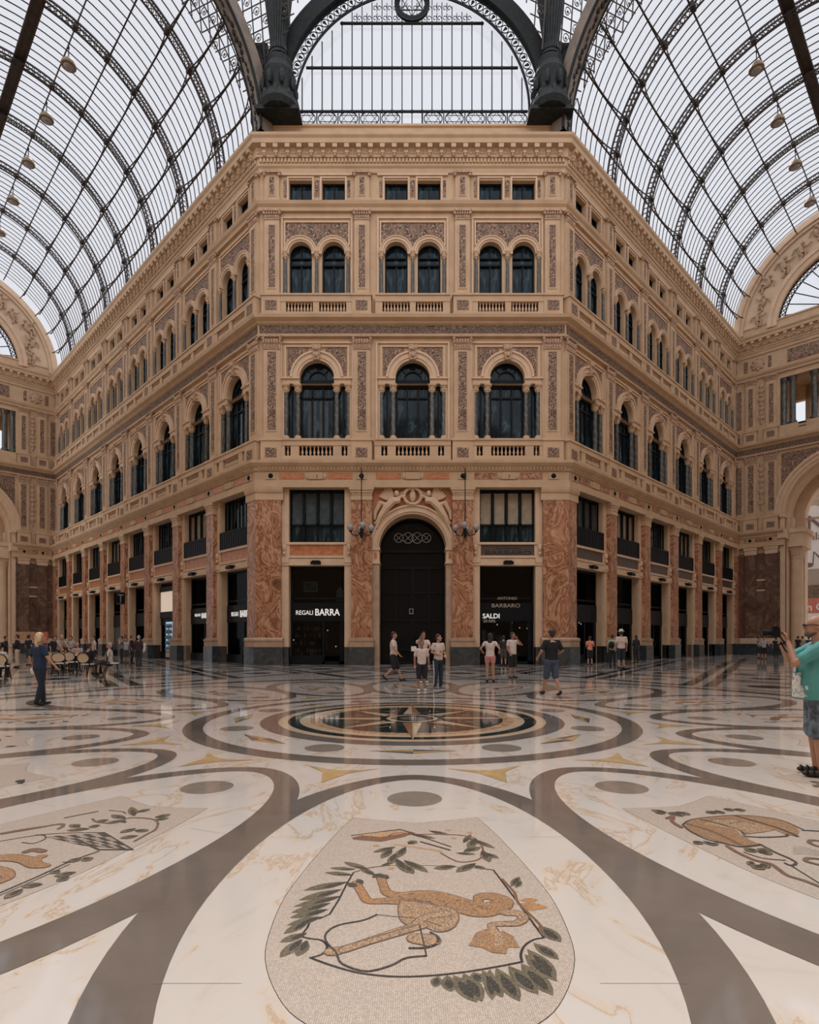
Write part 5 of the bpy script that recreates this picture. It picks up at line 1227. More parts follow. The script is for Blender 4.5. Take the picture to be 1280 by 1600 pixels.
# projecting tobacconist sign with a white T
xa, za = lx((196, 935), wl, .5); ts_ = empty('tobacconist_sign', wl.matrix_basis @ Vector((xa, -.9, za)), wl.rotation_euler.z+PI/2*0)
MB().box(-.08, .08, -.55, .55, -.75, .75).build('sign_box', 'frame', ts_); MB().box(.08, .1, -.06, .06, -.5, .4).box(.08, .1, -.35, .35, .3, .45).box(.08, .1, -.5, .5, -.7, -.66).box(.08, .1, -.5, .5, .66, .7).build('letter_t', 'globe', ts_); MB().tube([(0,.55,.5),(0,.95,.5)], .03, 5).build('bracket', 'frame', ts_)
ts_.scale = (.62,.62,.72); tag(ts_, 'black box sign with a white T projecting over the left wing shops', 'sign')
# glowing boards added in place of the sunlit street beyond two right wing bays
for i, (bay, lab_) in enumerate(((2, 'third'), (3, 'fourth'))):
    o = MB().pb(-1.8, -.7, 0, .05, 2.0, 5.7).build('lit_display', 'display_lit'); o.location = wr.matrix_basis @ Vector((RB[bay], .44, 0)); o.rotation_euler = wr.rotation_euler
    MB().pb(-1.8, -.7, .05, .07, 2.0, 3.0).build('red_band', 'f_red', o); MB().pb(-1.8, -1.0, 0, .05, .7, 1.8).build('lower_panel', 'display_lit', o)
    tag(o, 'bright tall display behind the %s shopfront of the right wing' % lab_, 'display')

# hanging lamp clusters on both sides of the doorway
def lampcluster(px, lab_, mir):
    Y = 33.1; a = at(px, 743, Y); z0 = at(px, 826, Y).z
    r = empty('lamp_cluster', (a.x, Y, z0)); zt = a.z-z0
    MB().tube([(0,0,zt+.45),(0,0,zt-.2),(0,0,.1)], .03, 5).ell((0,0,zt), .07, .07, .25, 6, 5).tube([(0,0,zt+.2),(0,.5,zt+.05),(0,.9,zt)], .04, 5).build('suspension_rod', 'iron', r)
    for k, (x, y) in enumerate(((-.62*mir, -.1), (.1*mir, -.5), (.55*mir, .1), (-.1*mir, .5))):
        b = MB(); b.tube([(0,0,-.1),(x*.4,y*.4,-.42),(x*.85,y*.85,-.35),(x,y,-.12)], .035, 5)
        b.tube([(x*.55+.14*math.cos(t*.7)*(1-t*.08), y*.55, -.25+.14*math.sin(t*.7)*(1-t*.08)) for t in range(10)], .022, 4).ell((x,y,-.16), .09, .09, .07, 8, 4); b.build('scroll_arm', 'iron', r)
        MB().ell((x, y, .05+(.06 if k == 1 else 0)), .19, .19, .2, 14, 10).build('globe', 'globe', r)
    MB().lathe([(.03,-.55),(.1,-.4),(.06,-.2),(.1,0),(.03,.15)], n=10).build('centre_boss', 'iron', r)
    tag(r, lab_, 'lamp', 'hanging lamp clusters of the front')
lampcluster(565, 'iron cluster of milky globes hanging left of the arched doorway', 1); lampcluster(727, 'iron cluster of milky globes hanging right of the arched doorway', -1)

# ------------------------------------------------------------ outside, beyond the end arches
M['hoard_white'] = flat('white_hoarding', (.72,.68,.66), .8, var=.04); M['hoard_grey'] = flat('taupe_hoarding_band', (.36,.29,.24), .8); M['hoard_red'] = flat('faded_red_hoarding', (.52,.16,.11), .8)
M['letter_brown'] = flat('brown_printed_letters', (.16,.11,.1), .8)
m, n, b = newmat('coursed_street_masonry'); t = n.nodes.new('ShaderNodeTexCoord'); mp = n.nodes.new('ShaderNodeMapping'); mp.inputs['Rotation'].default_value = (PI/2, 0, 0); bk = n.nodes.new('ShaderNodeTexBrick')
bk.inputs['Color1'].default_value = (.50,.36,.25,1); bk.inputs['Color2'].default_value = (.44,.31,.21,1); bk.inputs['Mortar'].default_value = (.25,.17,.12,1); bk.inputs['Scale'].default_value = 1.0; bk.inputs['Mortar Size'].default_value = .02; bk.inputs['Brick Width'].default_value = 1.4; bk.inputs['Row Height'].default_value = .5
n.links.new(t.outputs['Object'], mp.inputs[0]); n.links.new(mp.outputs[0], bk.inputs[0]); n.links.new(bk.outputs[0], b.inputs['Base Color']); b.inputs['Roughness'].default_value = .85; M['masonry'] = m
hp = -16.0
def hz(py): return lx((1270, py), wre, hp)[1]
o = MB().pb(-8, 26, hp-8, hp-.4, 0, 26).build('street_building', 'masonry'); o.location = wre.location; o.rotation_euler = wre.rotation_euler; tag(o, 'pale street building standing beyond the right arch', 'building')
hb = MB().pb(-4, 22, hp-.3, hp, 0, hz(790)).build('advertising_hoarding', 'hoard_white'); hb.location = wre.location; hb.rotation_euler = wre.rotation_euler
MB().pb(-4, 22, hp, hp+.02, hz(914), hz(889)).build('taupe_band', 'hoard_grey', hb); MB().pb(-4, 22, hp, hp+.02, hz(935), hz(914)).build('patterned_band', 'relief_fine', hb); MB().pb(-4, 22, hp, hp+.02, hz(958), hz(935)).build('red_band', 'hoard_red', hb)
tag(hb, 'big white printed hoarding seen through the right arch', 'hoarding')
def htext(body, px, pyb, pyt, mat, **k):
    x, z = lx((px, pyb), wre, hp+.04); h = lx((px, pyt), wre, hp+.04)[1]-z
    return text('printed_lettering', body, mat, hb, x, z, hp+.04, h, k.get('sx', 1), k.get('off', 0))
htext('Na', 1260, 827, 806, 'letter_brown', off=.05); htext('ella', 1259.5, 845, 833, 'letter_brown'); htext('n C', 1260.5, 954, 943, 'hoard_white', off=.03); htext('~', 1276, 792, 786, 'letter_brown')
x, z = lx((1264.5, 883), wre, hp+.03); x1, z1_ = lx((1271, 862), wre, hp+.03)
MB().ell((x, -hp-.03, z), .42, .02, .28, 12, 5).prism([(x+.32, z), (x+.42, z), (x1+.1, z1_), (x1, z1_)], hp, hp+.03).prism([(x1, z1_), (x1+.1, z1_), (x1+1.1, z1_-1.2), (x1+1.0, z1_-1.5)], hp, hp+.03).build('printed_note', 'letter_brown', hb)
o = MB().pb(-6, 26, -22, -14, 0, 24).build('street_building', 'masonry'); o.location = wle.location; o.rotation_euler = wle.rotation_euler; tag(o, 'coursed stone street building beyond the left arch', 'building')
for px, lab_, mat in ((40.5, 'orange', 'f_orange'), (53, 'dark red', 'hoard_red')):
    o = MB().box(-.75, .75, -.08, .08, 1.5, 2.1).box(-.7, -.66, -.04, .04, 0, 1.5).box(.66, .7, -.04, .04, 0, 1.5).build('cafe_board', mat); o.location = ((px-640)/900*44, 44+(.5 if px > 50 else 0), 0); tag(o, lab_+' sign board on posts at the far left café', 'sign')

# ------------------------------------------------------------ café furniture
M['cane'] = ramped('woven_cane', 30, [(.3, (.42,.3,.18)), (.7, (.62,.48,.33))], 2, 0, .6); M['table_top'] = flat('pale_table_cloth', (.62,.45,.32), .6); M['seat_white'] = flat('pale_seat', (.6,.55,.5), .5)
def chair():
    r = empty('bistro_chair')
    MB().lathe([(.2,.43),(.23,.44),(.23,.47),(.2,.475)], n=18).build('seat', 'seat_white', r)
    for sx, sy in ((-1,-1),(1,-1)): MB().tube([(sx*.16,sy*.15,.44),(sx*.19,sy*.19,.2),(sx*.22,sy*.22,0)], .016, 6).build('leg', 'frame', r)
    for sx in (-1, 1): MB().tube([(sx*.19,.14,.46),(sx*.21,.24,.2),(sx*.22,.32,0)], .018, 6).build('leg', 'frame', r)
    pts = [(.25*math.cos(PI*(1.25-1.5*k/14)), .2+.05*math.sin(PI*k/14), .66+.22*math.sin(PI*(1.25-1.5*k/14))) for k in range(15)]
    MB().tube([(-.19,.12,.46)]+pts+[(.19,.12,.46)], .017, 6).tube([(-.2,.16,.3),(.2,.16,.3)], .01, 5).build('back_frame', 'frame', r)
    b = MB(); k = 18; b.add([(.235*math.cos(2*PI*i/k), .225, .69+.175*math.sin(2*PI*i/k)) for i in range(k)]+[(.235*math.cos(2*PI*i/k), .24, .69+.175*math.sin(2*PI*i/k)) for i in range(k)], [tuple(range(k)), tuple(reversed(range(k, 2*k)))]+[(i, (i+1) % k, (i+1) % k+k, i+k) for i in range(k)]); b.build('backrest', 'cane', r)
    return r
def gp_(px, py): x, y = fl(px, py); return (x, y, 0)
c0 = chair(); fst = True
def setchair(x, y, rz, label):
    global fst
    o = c0 if fst else dup(c0); fst = False; o.location = (x, y, 0); o.rotation_euler = (0,0,rz); o.scale = (1.12,1.12,1.12); tag(o, label, 'chair', 'cane bistro chairs of the café'); return o
def table():
    r = empty('cafe_table'); MB().lathe([(.40,.72),(.42,.73),(.42,.76),(.40,.765)], n=24).build('tabletop', 'table_top', r)
    MB().tube([(0,0,.72),(0,0,.06)], .03, 8).build('pedestal', 'frame', r)
    for k in range(3): a = k*2.09; MB().tube([(0,0,.1),(.3*math.cos(a),.3*math.sin(a),.02)], .02, 5).build('foot', 'frame', r)
    return r
t0 = table(); TP = [(98, 1048.5), (119, 1049.5), (84, 1046.0), (108, 1043.5)]; TL = []
for i, (px, py) in enumerate(TP):
    o = t0 if i == 0 else dup(t0); o.location = gp_(px, py); o.scale = (1.25,1.25,1.05); TL.append(o.location.copy()); tag(o, 'round café table with pale top, ' + ['behind the woman in navy', 'in front of the seated man in navy', 'farthest left of the café tables', 'in the second row of the café'][i], 'table', 'round café tables')
M['napkin'] = flat('white_crockery', (.75,.7,.66), .4); M['coffee'] = flat('orange_drink', (.5,.22,.06), .3)
p1 = MB().lathe([(.04,0),(.05,.01),(.11,.025),(.1,.02)], n=14).build('plate', 'napkin'); p2 = MB().lathe([(.03,0),(.035,.05),(.05,.1),(.047,.1)], n=10).build('cup', 'napkin'); p3 = MB().lathe([(.03,0),(.033,.15),(.03,.15)], n=8).build('drinking_glass', 'coffee'); fs = [1,1,1]
for ti, T_ in enumerate(TL):
    for k in range(7):
        j = k % 3; src = (p1, p2, p3)[j]; o = src if fs[j] else dup(src); fs[j] = 0; a = k*.9+ti; o.location = (T_.x+.36*math.cos(a), T_.y+.36*math.sin(a), .805); tag(o, ['white plate', 'white cup', 'glass with an orange drink'][j]+' on a café table at the left', ['plate','cup','glass'][j], ['plates','cups','drinks'][j]+' on the café tables')
setchair(*gp_(137, 1057)[:2], math.radians(170), 'cane-backed chair with a seated man in navy, seen from behind')
setchair(*gp_(176, 1055)[:2], math.radians(125), 'cane chair rightmost of the café, holding a man in a patterned shirt')
setchair(*gp_(2, 1062)[:2], math.radians(195), 'cane-backed chair cut by the left picture edge')
setchair(*gp_(96, 1055)[:2], math.radians(185), 'empty café chair just right of the woman in navy')
setchair(*gp_(114, 1052)[:2], math.radians(175), 'empty café chair between the two café tables')
setchair(*gp_(84, 1050)[:2], math.radians(165), 'café chair half hidden behind the woman in navy')
setchair(*gp_(122, 1045)[:2], math.radians(20), 'café chair on the far side under the bald man')
setchair(*gp_(103, 1040)[:2], math.radians(-10), 'café chair farthest back in the café')

# ------------------------------------------------------------ people
def clothmat(name, col, var=.12, scale=12, rough=.85): 
    if name not in M: M[name] = flat(name, col, rough, var=var, scale=scale, bump=.3)
    return name
M['skin'] = flat('tanned_skin', (.42,.22,.14), .55, var=.06, scale=9); M['skin_dark'] = flat('shaded_tan_skin', (.30,.155,.10), .55, var=.06, scale=9); M['eye'] = flat('dark_eye', (.02,.015,.012), .2)  # the second skin is a deeper tan
M['hair_dark'] = flat('dark_hair', (.018,.013,.011), .5, var=.4, scale=30); M['hair_blonde'] = flat('blonde_hair', (.62,.47,.29), .55, var=.25, scale=30, bump=.5); M['hair_grey'] = flat('grey_hair', (.34,.30,.27), .6, var=.3, scale=30)
V = Vector
def remesh(o, vox, it=4, fac=.5):
    m = o.modifiers.new('remesh', 'REMESH'); m.mode = 'VOXEL'; m.voxel_size = vox; m.use_smooth_shade = True
    s_ = o.modifiers.new('smooth', 'SMOOTH'); s_.factor = fac; s_.iterations = it
    return o
def limb(mb, pts, rs, n=10):
    P_, R_ = [], []
    for i in range(len(pts)-1):
        for j in range(4): t = j/4; P_.append(V(pts[i]).lerp(V(pts[i+1]), t)); R_.append(rs[i]*(1-t)+rs[i+1]*t)
    P_.append(V(pts[-1])); R_.append(rs[-1]); mb.tube(P_, 0, n, rr=R_)
    for p, r in ((pts[0], rs[0]), (pts[-1], rs[-1])): mb.ell(p, r, r, r, 10, 7)
    for p, r in list(zip(pts, rs))[1:-1]: mb.ell(p, r*1.02, r*1.02, r*1.02, 10, 7)
def hand(mb, w, d, nrm, s=1.0, curl=.5, side=1):
    """palm and five bent fingers from the wrist w along d; nrm = out of the palm"""
    d = V(d).normalized(); nrm = V(nrm); nrm = (nrm-d*nrm.dot(d)).normalized(); sd = d.cross(nrm)*side
    pc = w+d*.05*s; R_ = Matrix((sd, nrm, d)).transposed(); mb.ell(pc, .042*s, .019*s, .055*s, 10, 8, rot=R_)
    for k, (o_, l) in enumerate(((-.03,.062),(-.011,.078),(.010,.083),(.030,.073))):
        a = w+d*.088*s+sd*o_*s; c1 = curl*(.9+.1*k); p1_ = a+(d*math.cos(c1*.6)+nrm*math.sin(c1*.6))*l*.5*s; p2_ = p1_+(d*math.cos(c1*1.6)+nrm*math.sin(c1*1.6))*l*.3*s; p3_ = p2_+(d*math.cos(c1*2.3)+nrm*math.sin(c1*2.3))*l*.22*s
        limb(mb, [a-d*.03*s, a, p1_, p2_, p3_], [.0105*s,.0105*s,.0095*s,.0088*s,.0078*s], 6)
    a = w+d*.03*s+sd*.03*s; limb(mb, [a, a+(sd*.75+d*.6+nrm*.25).normalized()*.045*s, a+(sd*.75+d*.6+nrm*.25).normalized()*.045*s+(d*.9+nrm*.5).normalized()*.032*s], [.013*s,.0115*s,.009*s], 6)
POSE = {
 'stand': dict(),
 'walk': dict(legs=[((.09,-.14,.5),(.09,-.26,.10)),((-.09,-.02,.50),(-.09,.30,.20))], arms=[((.25,.12,1.17),(.26,.10,.93)),((-.25,-.06,1.17),(-.25,-.22,.97))], foot=[0,.7]),
 'stride': dict(legs=[((.10,-.10,.5),(.13,-.22,.09)),((-.10,.03,.5),(-.14,.20,.11))], arms=[((.30,.02,1.19),(.30,-.16,1.03)),((-.31,.02,1.19),(-.27,-.2,1.06))], foot=[0,.3]),
 'phone_up': dict(arms=[((.22,-.15,1.22),(.1,-.30,1.16)),((-.30,-.20,1.36),(-.17,-.36,1.62))]),
 'hand_face': dict(arms=[((.34,-.13,1.28),(.09,-.16,1.50)),((-.24,.02,1.17),(-.22,-.10,.97))]),
 'hold_front': dict(arms=[((.25,.02,1.17),(.12,-.2,1.08)),((-.25,.02,1.17),(-.06,-.22,1.08))]),
 'photo': dict(arms=[((.23,-.25,1.24),(.09,-.29,1.46)),((-.2,-.24,1.27),(-.05,-.34,1.48))]),
 'stroll': dict(legs=[((.08,-.09,.5),(.08,-.13,.09)),((-.08,.0,.50),(-.08,.10,.11))], arms=[((.24,.10,1.17),(.27,.0,.93)),((-.28,-.02,1.18),(-.40,-.14,.96))], foot=[0,.25]),
 'elbows': dict(arms=[((.34,.03,1.2),(.30,-.2,1.1)),((-.34,.03,1.2),(-.30,-.2,1.1))]),
 'sit': dict(seat=True), 'lean': dict(lean=.25, arms=[((.2,-.35,1.15),(.16,-.55,1.0)),((-.2,-.35,1.15),(-.16,-.5,1.0))]),
}
pc = [0]
def dens(p, k=3):
    out = []
    for a, b in zip(p, p[1:]): out += [tuple(x+(y-x)*j/k for x, y in zip(a, b)) for j in range(k)]
    return out+[p[-1]]
def person(px, py, h, face, label, pose='stand', top=('white_cotton', (.60,.53,.49)), sleeve=.62, low=('black_cotton', (.012,.013,.016)), leg='short', shoe=('dark_shoe', (.015,.015,.017)), hair='hair_dark', hairlen=0, build=1.0, vox=.016, skin='skin', head_turn=0, extra=None, loc=None, female=False, topmin=0.0):
    P_ = dict(arms=None, legs=None, foot=[0,0], seat=False, lean=0); P_.update(POSE[pose]); s = h/1.75
    if loc is None: loc = gp_(px, py)
    dz = -.46 if P_['seat'] else 0; ln = P_['lean']
    U = lambda x, y, z: V((x, y-(max(0, z-.95)*ln*1.2), z+dz-max(0, z-.95)*ln*.15))
    hip = [U(.095,0,.90), U(-.095,0,.90)]; sho = [U(.18*build**.4,.01,1.41), U(-.18*build**.4,.01,1.41)]
    if P_['seat']: legs = [(V((.13,-.42,.50)), V((.13,-.40,.09))), (V((-.13,-.42,.50)), V((-.15,-.34,.09)))]; arms = P_['arms'] or [((.25,-.08,1.16),(.18,-.3,1.08)),((-.25,-.08,1.16),(-.16,-.28,1.1))]
    else: legs = [(V(a), V(b)) for a, b in (P_['legs'] or [((.10,-.01,.49),(.11,.02,.09)),((-.10,-.02,.49),(-.12,.01,.09))])]; arms = P_['arms'] or [((.24,.03,1.15),(.25,-.04,.91)),((-.24,.03,1.15),(-.25,-.05,.91))]
    arms = [(U(*a), U(*b)) for a, b in arms]; g = build
    b = MB()
    # torso
    for z, rx, ry, y in dens(((.92,.16,.115,0),(1.02,.145,.10,-.005*g),(1.13,.145*(.93 if female else 1),.10,-.01),(1.25,.158,.11,0),(1.36,.165,.105,.005))): c_ = U(0, y, z); gg = g if z < 1.3 else g**.5; b.ell(c_, rx*gg, ry*gg, .11, 14, 9)
    if g > 1.15: b.ell(U(0,-.03,1.08), .17, .15, .15, 14, 9)
    limb(b, [U(0,.01,1.40), U(0,-.005,1.50), U(0,-.01,1.56)], [.07,.056,.054])
    hd = U(0,-.02,1.635); RT = Matrix.Rotation(head_turn, 3, 'Z'); H = lambda x, y, z: hd+RT @ V((x,y,z))
    b.ell(H(0,.01,.02), .076, .092, .098, 14, 10, rot=RT).ell(H(0,-.03,-.045), .058, .062, .07, 12, 8, rot=RT).ell(H(0,-.105,-.01), .013, .022, .024, 8, 6, rot=RT).ell(H(0,-.088,-.052), .026, .014, .010, 8, 5, rot=RT).ell(H(0,-.075,-.095), .026, .024, .02, 8, 6, rot=RT)
    for sx in (-1, 1): b.ell(H(sx*.078,.01,-.01), .01, .022, .032, 8, 6, rot=RT)
    for i in (0, 1):
        e, w = arms[i]; k = .9 if female else 1; limb(b, [sho[i], e, w], [.052*k*g**.5,.041*k*g**.4,.027*k]); d = (w-e).normalized(); hand(b, w, d, V((0,-1,0)) if abs(d.y) < .7 else V((0,0,-1)), 1.0, .55, 1 if i == 0 else -1)
        kn, an = legs[i]; limb(b, [hip[i], kn, an], [.088*g**.5,.056*g**.4,.038])
    b.v = [tuple(V(v)*s) for v in b.v]; body = remesh(b.build('person', skin), vox*s); pc[0] += 1
    body.location = loc; body.rotation_euler = (0, 0, face); tag(body, label, 'person')
    def part(nm, mb, mat, vx=vox, it=3): mb.v = [tuple(V(v)*s) for v in mb.v]; o = mb.build(nm, mat, body); remesh(o, vx*s, it); return o
    # shirt
    clothmat(*top); b = MB()
    for z, rx, ry, y in dens(((.90,.168,.125,0),(1.02,.163,.12,-.005),(1.13,.16*(.94 if female else 1),.118,-.01),(1.25,.172,.125,0),(1.35,.175,.118,.005))):
        if z < topmin: continue
        gg = g if z < 1.3 else g**.5; b.ell(U(0,y,z), rx*gg, ry*gg, .105, 14, 9)
    b.ell(U(0,.0,1.425), .105, .082, .05, 12, 7)
    if g > 1.15:   # loose shirt hanging from the chest over the belly
        R4 = ((.84,.222,.19,-.035),(.95,.222,.188,-.04),(1.05,.208,.178,-.042),(1.15,.203,.168,-.035),(1.25,.198,.165,-.02),(1.34,.19,.135,0),(1.41,.15,.10,.0)); vs = []; k_ = 20
        for z_, rx_, ry_, y_ in R4: vs += [U(rx_*math.cos(2*PI*i/k_), y_+ry_*math.sin(2*PI*i/k_), z_) for i in range(k_)]
        b.add(vs, [(j*k_+i, j*k_+(i+1)%k_, (j+1)*k_+(i+1)%k_, (j+1)*k_+i) for j in range(len(R4)-1) for i in range(k_)]+[tuple(reversed(range(k_))), tuple((len(R4)-1)*k_+i for i in range(k_))])
    for i in (0, 1):
        e, w = arms[i]; sh_ = sho[i]; limb(b, [U(0,0,1.40), sh_], [.075,.066*g**.5])
        if sleeve <= 1: limb(b, [sh_, sh_.lerp(e, max(.1, sleeve))], [.066*g**.5,.060*g**.5])
        else: limb(b, [sh_, e, e.lerp(w, sleeve-1)], [.066,.054,.045])
    part('shirt', b, top[0])
    # lower garment
    clothmat(*low); b = MB(); b.ell(U(0,0,.90), .168*g, .128*g, .12, 14, 9)
    for i in (0, 1):
        kn, an = legs[i]
        if leg == 'short': limb(b, [hip[i], hip[i].lerp(kn, 1.0)+(kn-hip[i])*.0], [.105*g**.5,.088*g**.5])
        elif leg == 'hot': limb(b, [hip[i], hip[i].lerp(kn, .42)], [.106,.092])
        else: limb(b, [hip[i], kn, an+V((0,0,.02))], [.100*g**.5,.072,.056])
    part('shorts' if leg in ('short','hot') else 'trousers', b, low[0])
    clothmat(*shoe)
    for i in (0, 1):
        an = legs[i][1]; f_ = P_['foot'][i]; c1, s1 = math.cos(f_), math.sin(f_); R_ = Matrix.Rotation(f_, 3, 'X'); b = MB(); T = lambda x, y, z: an+R_ @ V((x, y, z))
        b.ell(T(0,-.07,-.052), .046, .125, .036, 10, 7, rot=R_).ell(T(0,.02,-.03), .042, .055, .055, 10, 7, rot=R_).ell(T(0,-.12,-.05), .047, .07, .034, 10, 7, rot=R_); part('shoe', b, shoe[0], .011)
    if hair:
        b = MB(); b.ell(H(0,.028,.045), .086, .096, .092, 14, 9, rot=RT).ell(H(0,.055,-.005), .078, .07, .09, 12, 8, rot=RT)
        if hairlen > 0: b.ell(H(0,.075,-.06-hairlen*.3), .085, .05, .09+hairlen*.35, 12, 8, rot=RT)
        if hairlen > .05 and hairlen < .2:
            for sx in (-1, 1): b.ell(H(sx*.075,.02,-.03), .03, .06, .09, 8, 6, rot=RT)
        part('hair', b, hair, .012)
    b = MB()
    for sx in (-1, 1): b.ell(H(sx*.03,-.083,.008), .012, .008, .007, 8, 5, rot=RT)
    b.v = [tuple(V(v)*s) for v in b.v]; b.build('eyes', 'eye', body)
    if extra: extra(body, s, U, H, arms, legs, part)
    return body
R90 = PI/2
WT = ('white_cotton', (.60,.50,.44)); BK = ('black_cotton', (.012,.013,.016)); NV = ('navy_cotton', (.012,.028,.065)); DN = ('blue_denim', (.05,.075,.11)); WS = ('white_trainer', (.62,.58,.55))
def thing_in_hand(name, mb, mat, who, hp_, label, cat):
    o = mb.build(name, mat); M_ = Matrix.Translation(who.location) @ Matrix.Rotation(who.rotation_euler.z, 4, 'Z'); o.location = M_ @ V(hp_); o.rotation_euler = (0,0,who.rotation_euler.z); tag(o, label, cat); return o
# near left: woman in navy walking away to the right
w = person(62, 1102, 1.68, math.radians(150), 'blonde woman in navy polo and trousers walking past the café tables', 'stroll', NV, .75, ('dark_navy_trousers', (.010,.018,.036)), 'long', hair='hair_blonde', hairlen=.13, build=1.1, vox=.011, skin='skin', head_turn=-.7, female=True)
thing_in_hand('white_cap', MB().ell((0,0,0), .07, .09, .085, 12, 8), 'napkin', w, (.27,-.02,.80), 'white crumpled cap in the hand of the woman in navy', 'cap')
# group before the doorway
a = person(615, 1065, 1.80, math.radians(85), 'man in white t-shirt and black shorts striding right before the doorway', 'walk', WT, .6, BK, 'short', build=1.05, vox=.013)
b_ = person(661, 1067, 1.80, math.radians(20), 'woman in white top raising a phone, behind the boy', 'phone_up', WT, .45, BK, 'long', WS, hairlen=.1, vox=.013, female=True)
thing_in_hand('phone', MB().box(-.04,.04,-.008,.008,-.07,.09), 'frame', b_, (-.19,-.38,1.74), 'phone held up by the woman in white', 'phone')
thing_in_hand('shopping_bag', MB().box(-.08,.08,-.05,.05,-.08,.09), 'napkin', b_, (-.42,-.2,1.20), 'small white bag at the elbow of the woman with the phone', 'bag')
def shirtprint(body, s, U, H, arms, legs, part): MB().ell((0,-.128*s,1.2*s), .05*s, .012, .035*s, 8, 5).build('shirt_print', 'hoard_red', body)
person(659, 1079.5, 1.50, math.radians(10), 'boy in white t-shirt, black shorts and white shoes facing the viewer', 'stand', WT, .7, BK, 'short', WS, vox=.012, skin='skin_dark')
def stripe(body, s, U, H, arms, legs, part):
    shirtprint(body, s, U, H, arms, legs, part); sx = -1; kn, an = legs[1]; o = MB().tube([V((-.205,0,.9))*s, (kn+V((-.082,0,0)))*s, (an+V((-.062,0,.03)))*s], .014, 5).build('side_stripe', 'napkin', body)
person(685, 1076, 1.69, math.radians(35), 'girl in white t-shirt and dark trousers with a white side stripe', 'hold_front', WT, .55, ('dark_blue_tracksuit', (.02,.035,.055)), 'long', ('grey_shoe', (.2,.2,.2)), hairlen=0, vox=.012, female=True, extra=stripe, head_turn=.5)
person(766, 1066, 1.74, math.radians(165), 'woman with long dark hair, white top and pink shorts, seen from behind', 'elbows', WT, .35, ('pink_cotton', (.48,.22,.19)), 'hot', hairlen=.62, vox=.013, female=True, skin='skin')
m8 = person(801, 1060, 1.80, math.radians(30), 'bearded man in white t-shirt and black shorts with a hand at his face', 'hand_face', WT, .6, BK, 'short', vox=.013, skin='skin_dark', head_turn=.4)
person(787, 1040.5, 1.74, math.radians(160), 'dim figure in dark clothes at the door of the clothes shop', 'stand', ('charcoal_cotton', (.02,.022,.025)), .6, ('grey_cotton', (.06,.06,.055)), 'short')
m10 = person(862, 1086, 1.80, math.radians(195), 'big man in black t-shirt and denim shorts striding, seen from behind', 'stride', ('black_jersey', (.007,.008,.011)), .75, DN, 'short', ('black_white_trainer', (.02,.02,.022)), build=1.13, vox=.012, skin='skin')
person(922, 1040, 1.70, math.radians(185), 'person in orange t-shirt and dark shorts with a strap, seen from behind', 'hold_front', ('orange_cotton', (.62,.22,.13)), .5, BK, 'short', female=True)
def hat(body, s, U, H, arms, legs, part): MB().lathe([(.15,.07),(.15,.08),(.095,.085),(.085,.17),(.04,.19)], tuple(V((0,-.02,1.635))), 16).build('sun_hat', 'napkin', body).scale = (s,s,s)
person(971, 1045, 1.98, math.radians(175), 'man in white hat and white t-shirt with dark shorts, seen from behind', 'stand', ('pale_cotton', (.55,.43,.37)), .7, ('dark_navy_shorts', (.015,.02,.03)), 'short', build=1.12, extra=hat)
def bag(body, s, U, H, arms, legs, part): part('backpack', MB().ell((0,.2,1.2), .15, .1, .2, 12, 8), 'iron', .014)
person(957, 1043, 1.78, math.radians(150), 'person in pale green with a dark backpack beside the man in the white hat', 'stand', ('pale_green_cotton', (.28,.33,.2)), .6, BK, 'long', extra=bag)
person(994, 1036.5, 1.78, math.radians(200), 'figure in black beside a brown pillar, right of the man in the white hat', 'hold_front', ('black_top', (.012,.012,.016)), 1.5, BK, 'long', hairlen=.3)
for px, py, h, f, lab_, ps, tp in ((1186, 1029, 1.72, .5, 'person in grey sitting by the dark marble wall', 'hold_front', ('grey_top', (.16,.16,.17))), (1194, 1030, 1.7, -.3, 'person in white top beside the dark marble wall', 'elbows', ('dull_white_top', (.34,.32,.31))), (1213, 1028.5, 1.7, 2.8, 'dark-clad person left of the arch passage', 'stand', ('black_top', (.012,.012,.016))), (1247, 1026, 1.8, 3.1, 'leftmost of the three people walking out of the right arch', 'stand', ('black_top', (.012,.012,.016))), (1254, 1026, 1.8, 3.1, 'middle one of the three people in the right arch', 'stand', ('beige_top', (.35,.26,.2))), (1264, 1026.5, 1.75, 3.0, 'rightmost of the three people in the right arch', 'stand', ('navy_cotton', (.012,.028,.065)))):
    person(px, py, h, f, lab_, ps, tp, .6, BK, 'long' if px > 1200 else 'short', vox=.02)
# café people
person(27, 1043, 1.78, math.radians(-70), 'man in black jacket and beige trousers standing behind the café chairs', 'hold_front', ('black_jacket', (.010,.011,.014)), 1.8, ('beige_cotton', (.52,.38,.27)), 'long', vox=.014)
person(45, 1040, 1.78, math.radians(160), 'man in dark shirt and shorts standing between jacket man and woman in navy', 'stand', ('dark_navy_top', (.012,.016,.028)), .7, ('dark_grey_shorts', (.05,.05,.05)), 'short')
person(9, 1040, 1.72, math.radians(120), 'dark figure with raised elbows at the far left edge', 'elbows', ('black_top', (.012,.012,.016)), 1.5, BK, 'long', extra=bag)
person(93, 1043, 1.78, math.radians(60), 'grey-haired man in pale t-shirt leaning over the café table', 'lean', ('pale_taupe_cotton', (.34,.27,.23)), .6, BK, 'long', hair='hair_grey', vox=.014)
person(85, 1042, 1.7, math.radians(70), 'dark-shirted person behind the leaning grey-haired man', 'stand', ('black_top', (.012,.012,.016)), .7, BK, 'long')
person(111, 1039, 1.7, math.radians(0), 'person in white shirt standing behind the café tables', 'hold_front', ('dull_white_top', (.34,.32,.31)), .6, BK, 'long')
person(147, 1042, 1.72, math.radians(-60), 'slim person in white t-shirt standing behind the chairs, right of the bald man', 'stand', ('white_tee', (.5,.45,.4)), .5, BK, 'long')
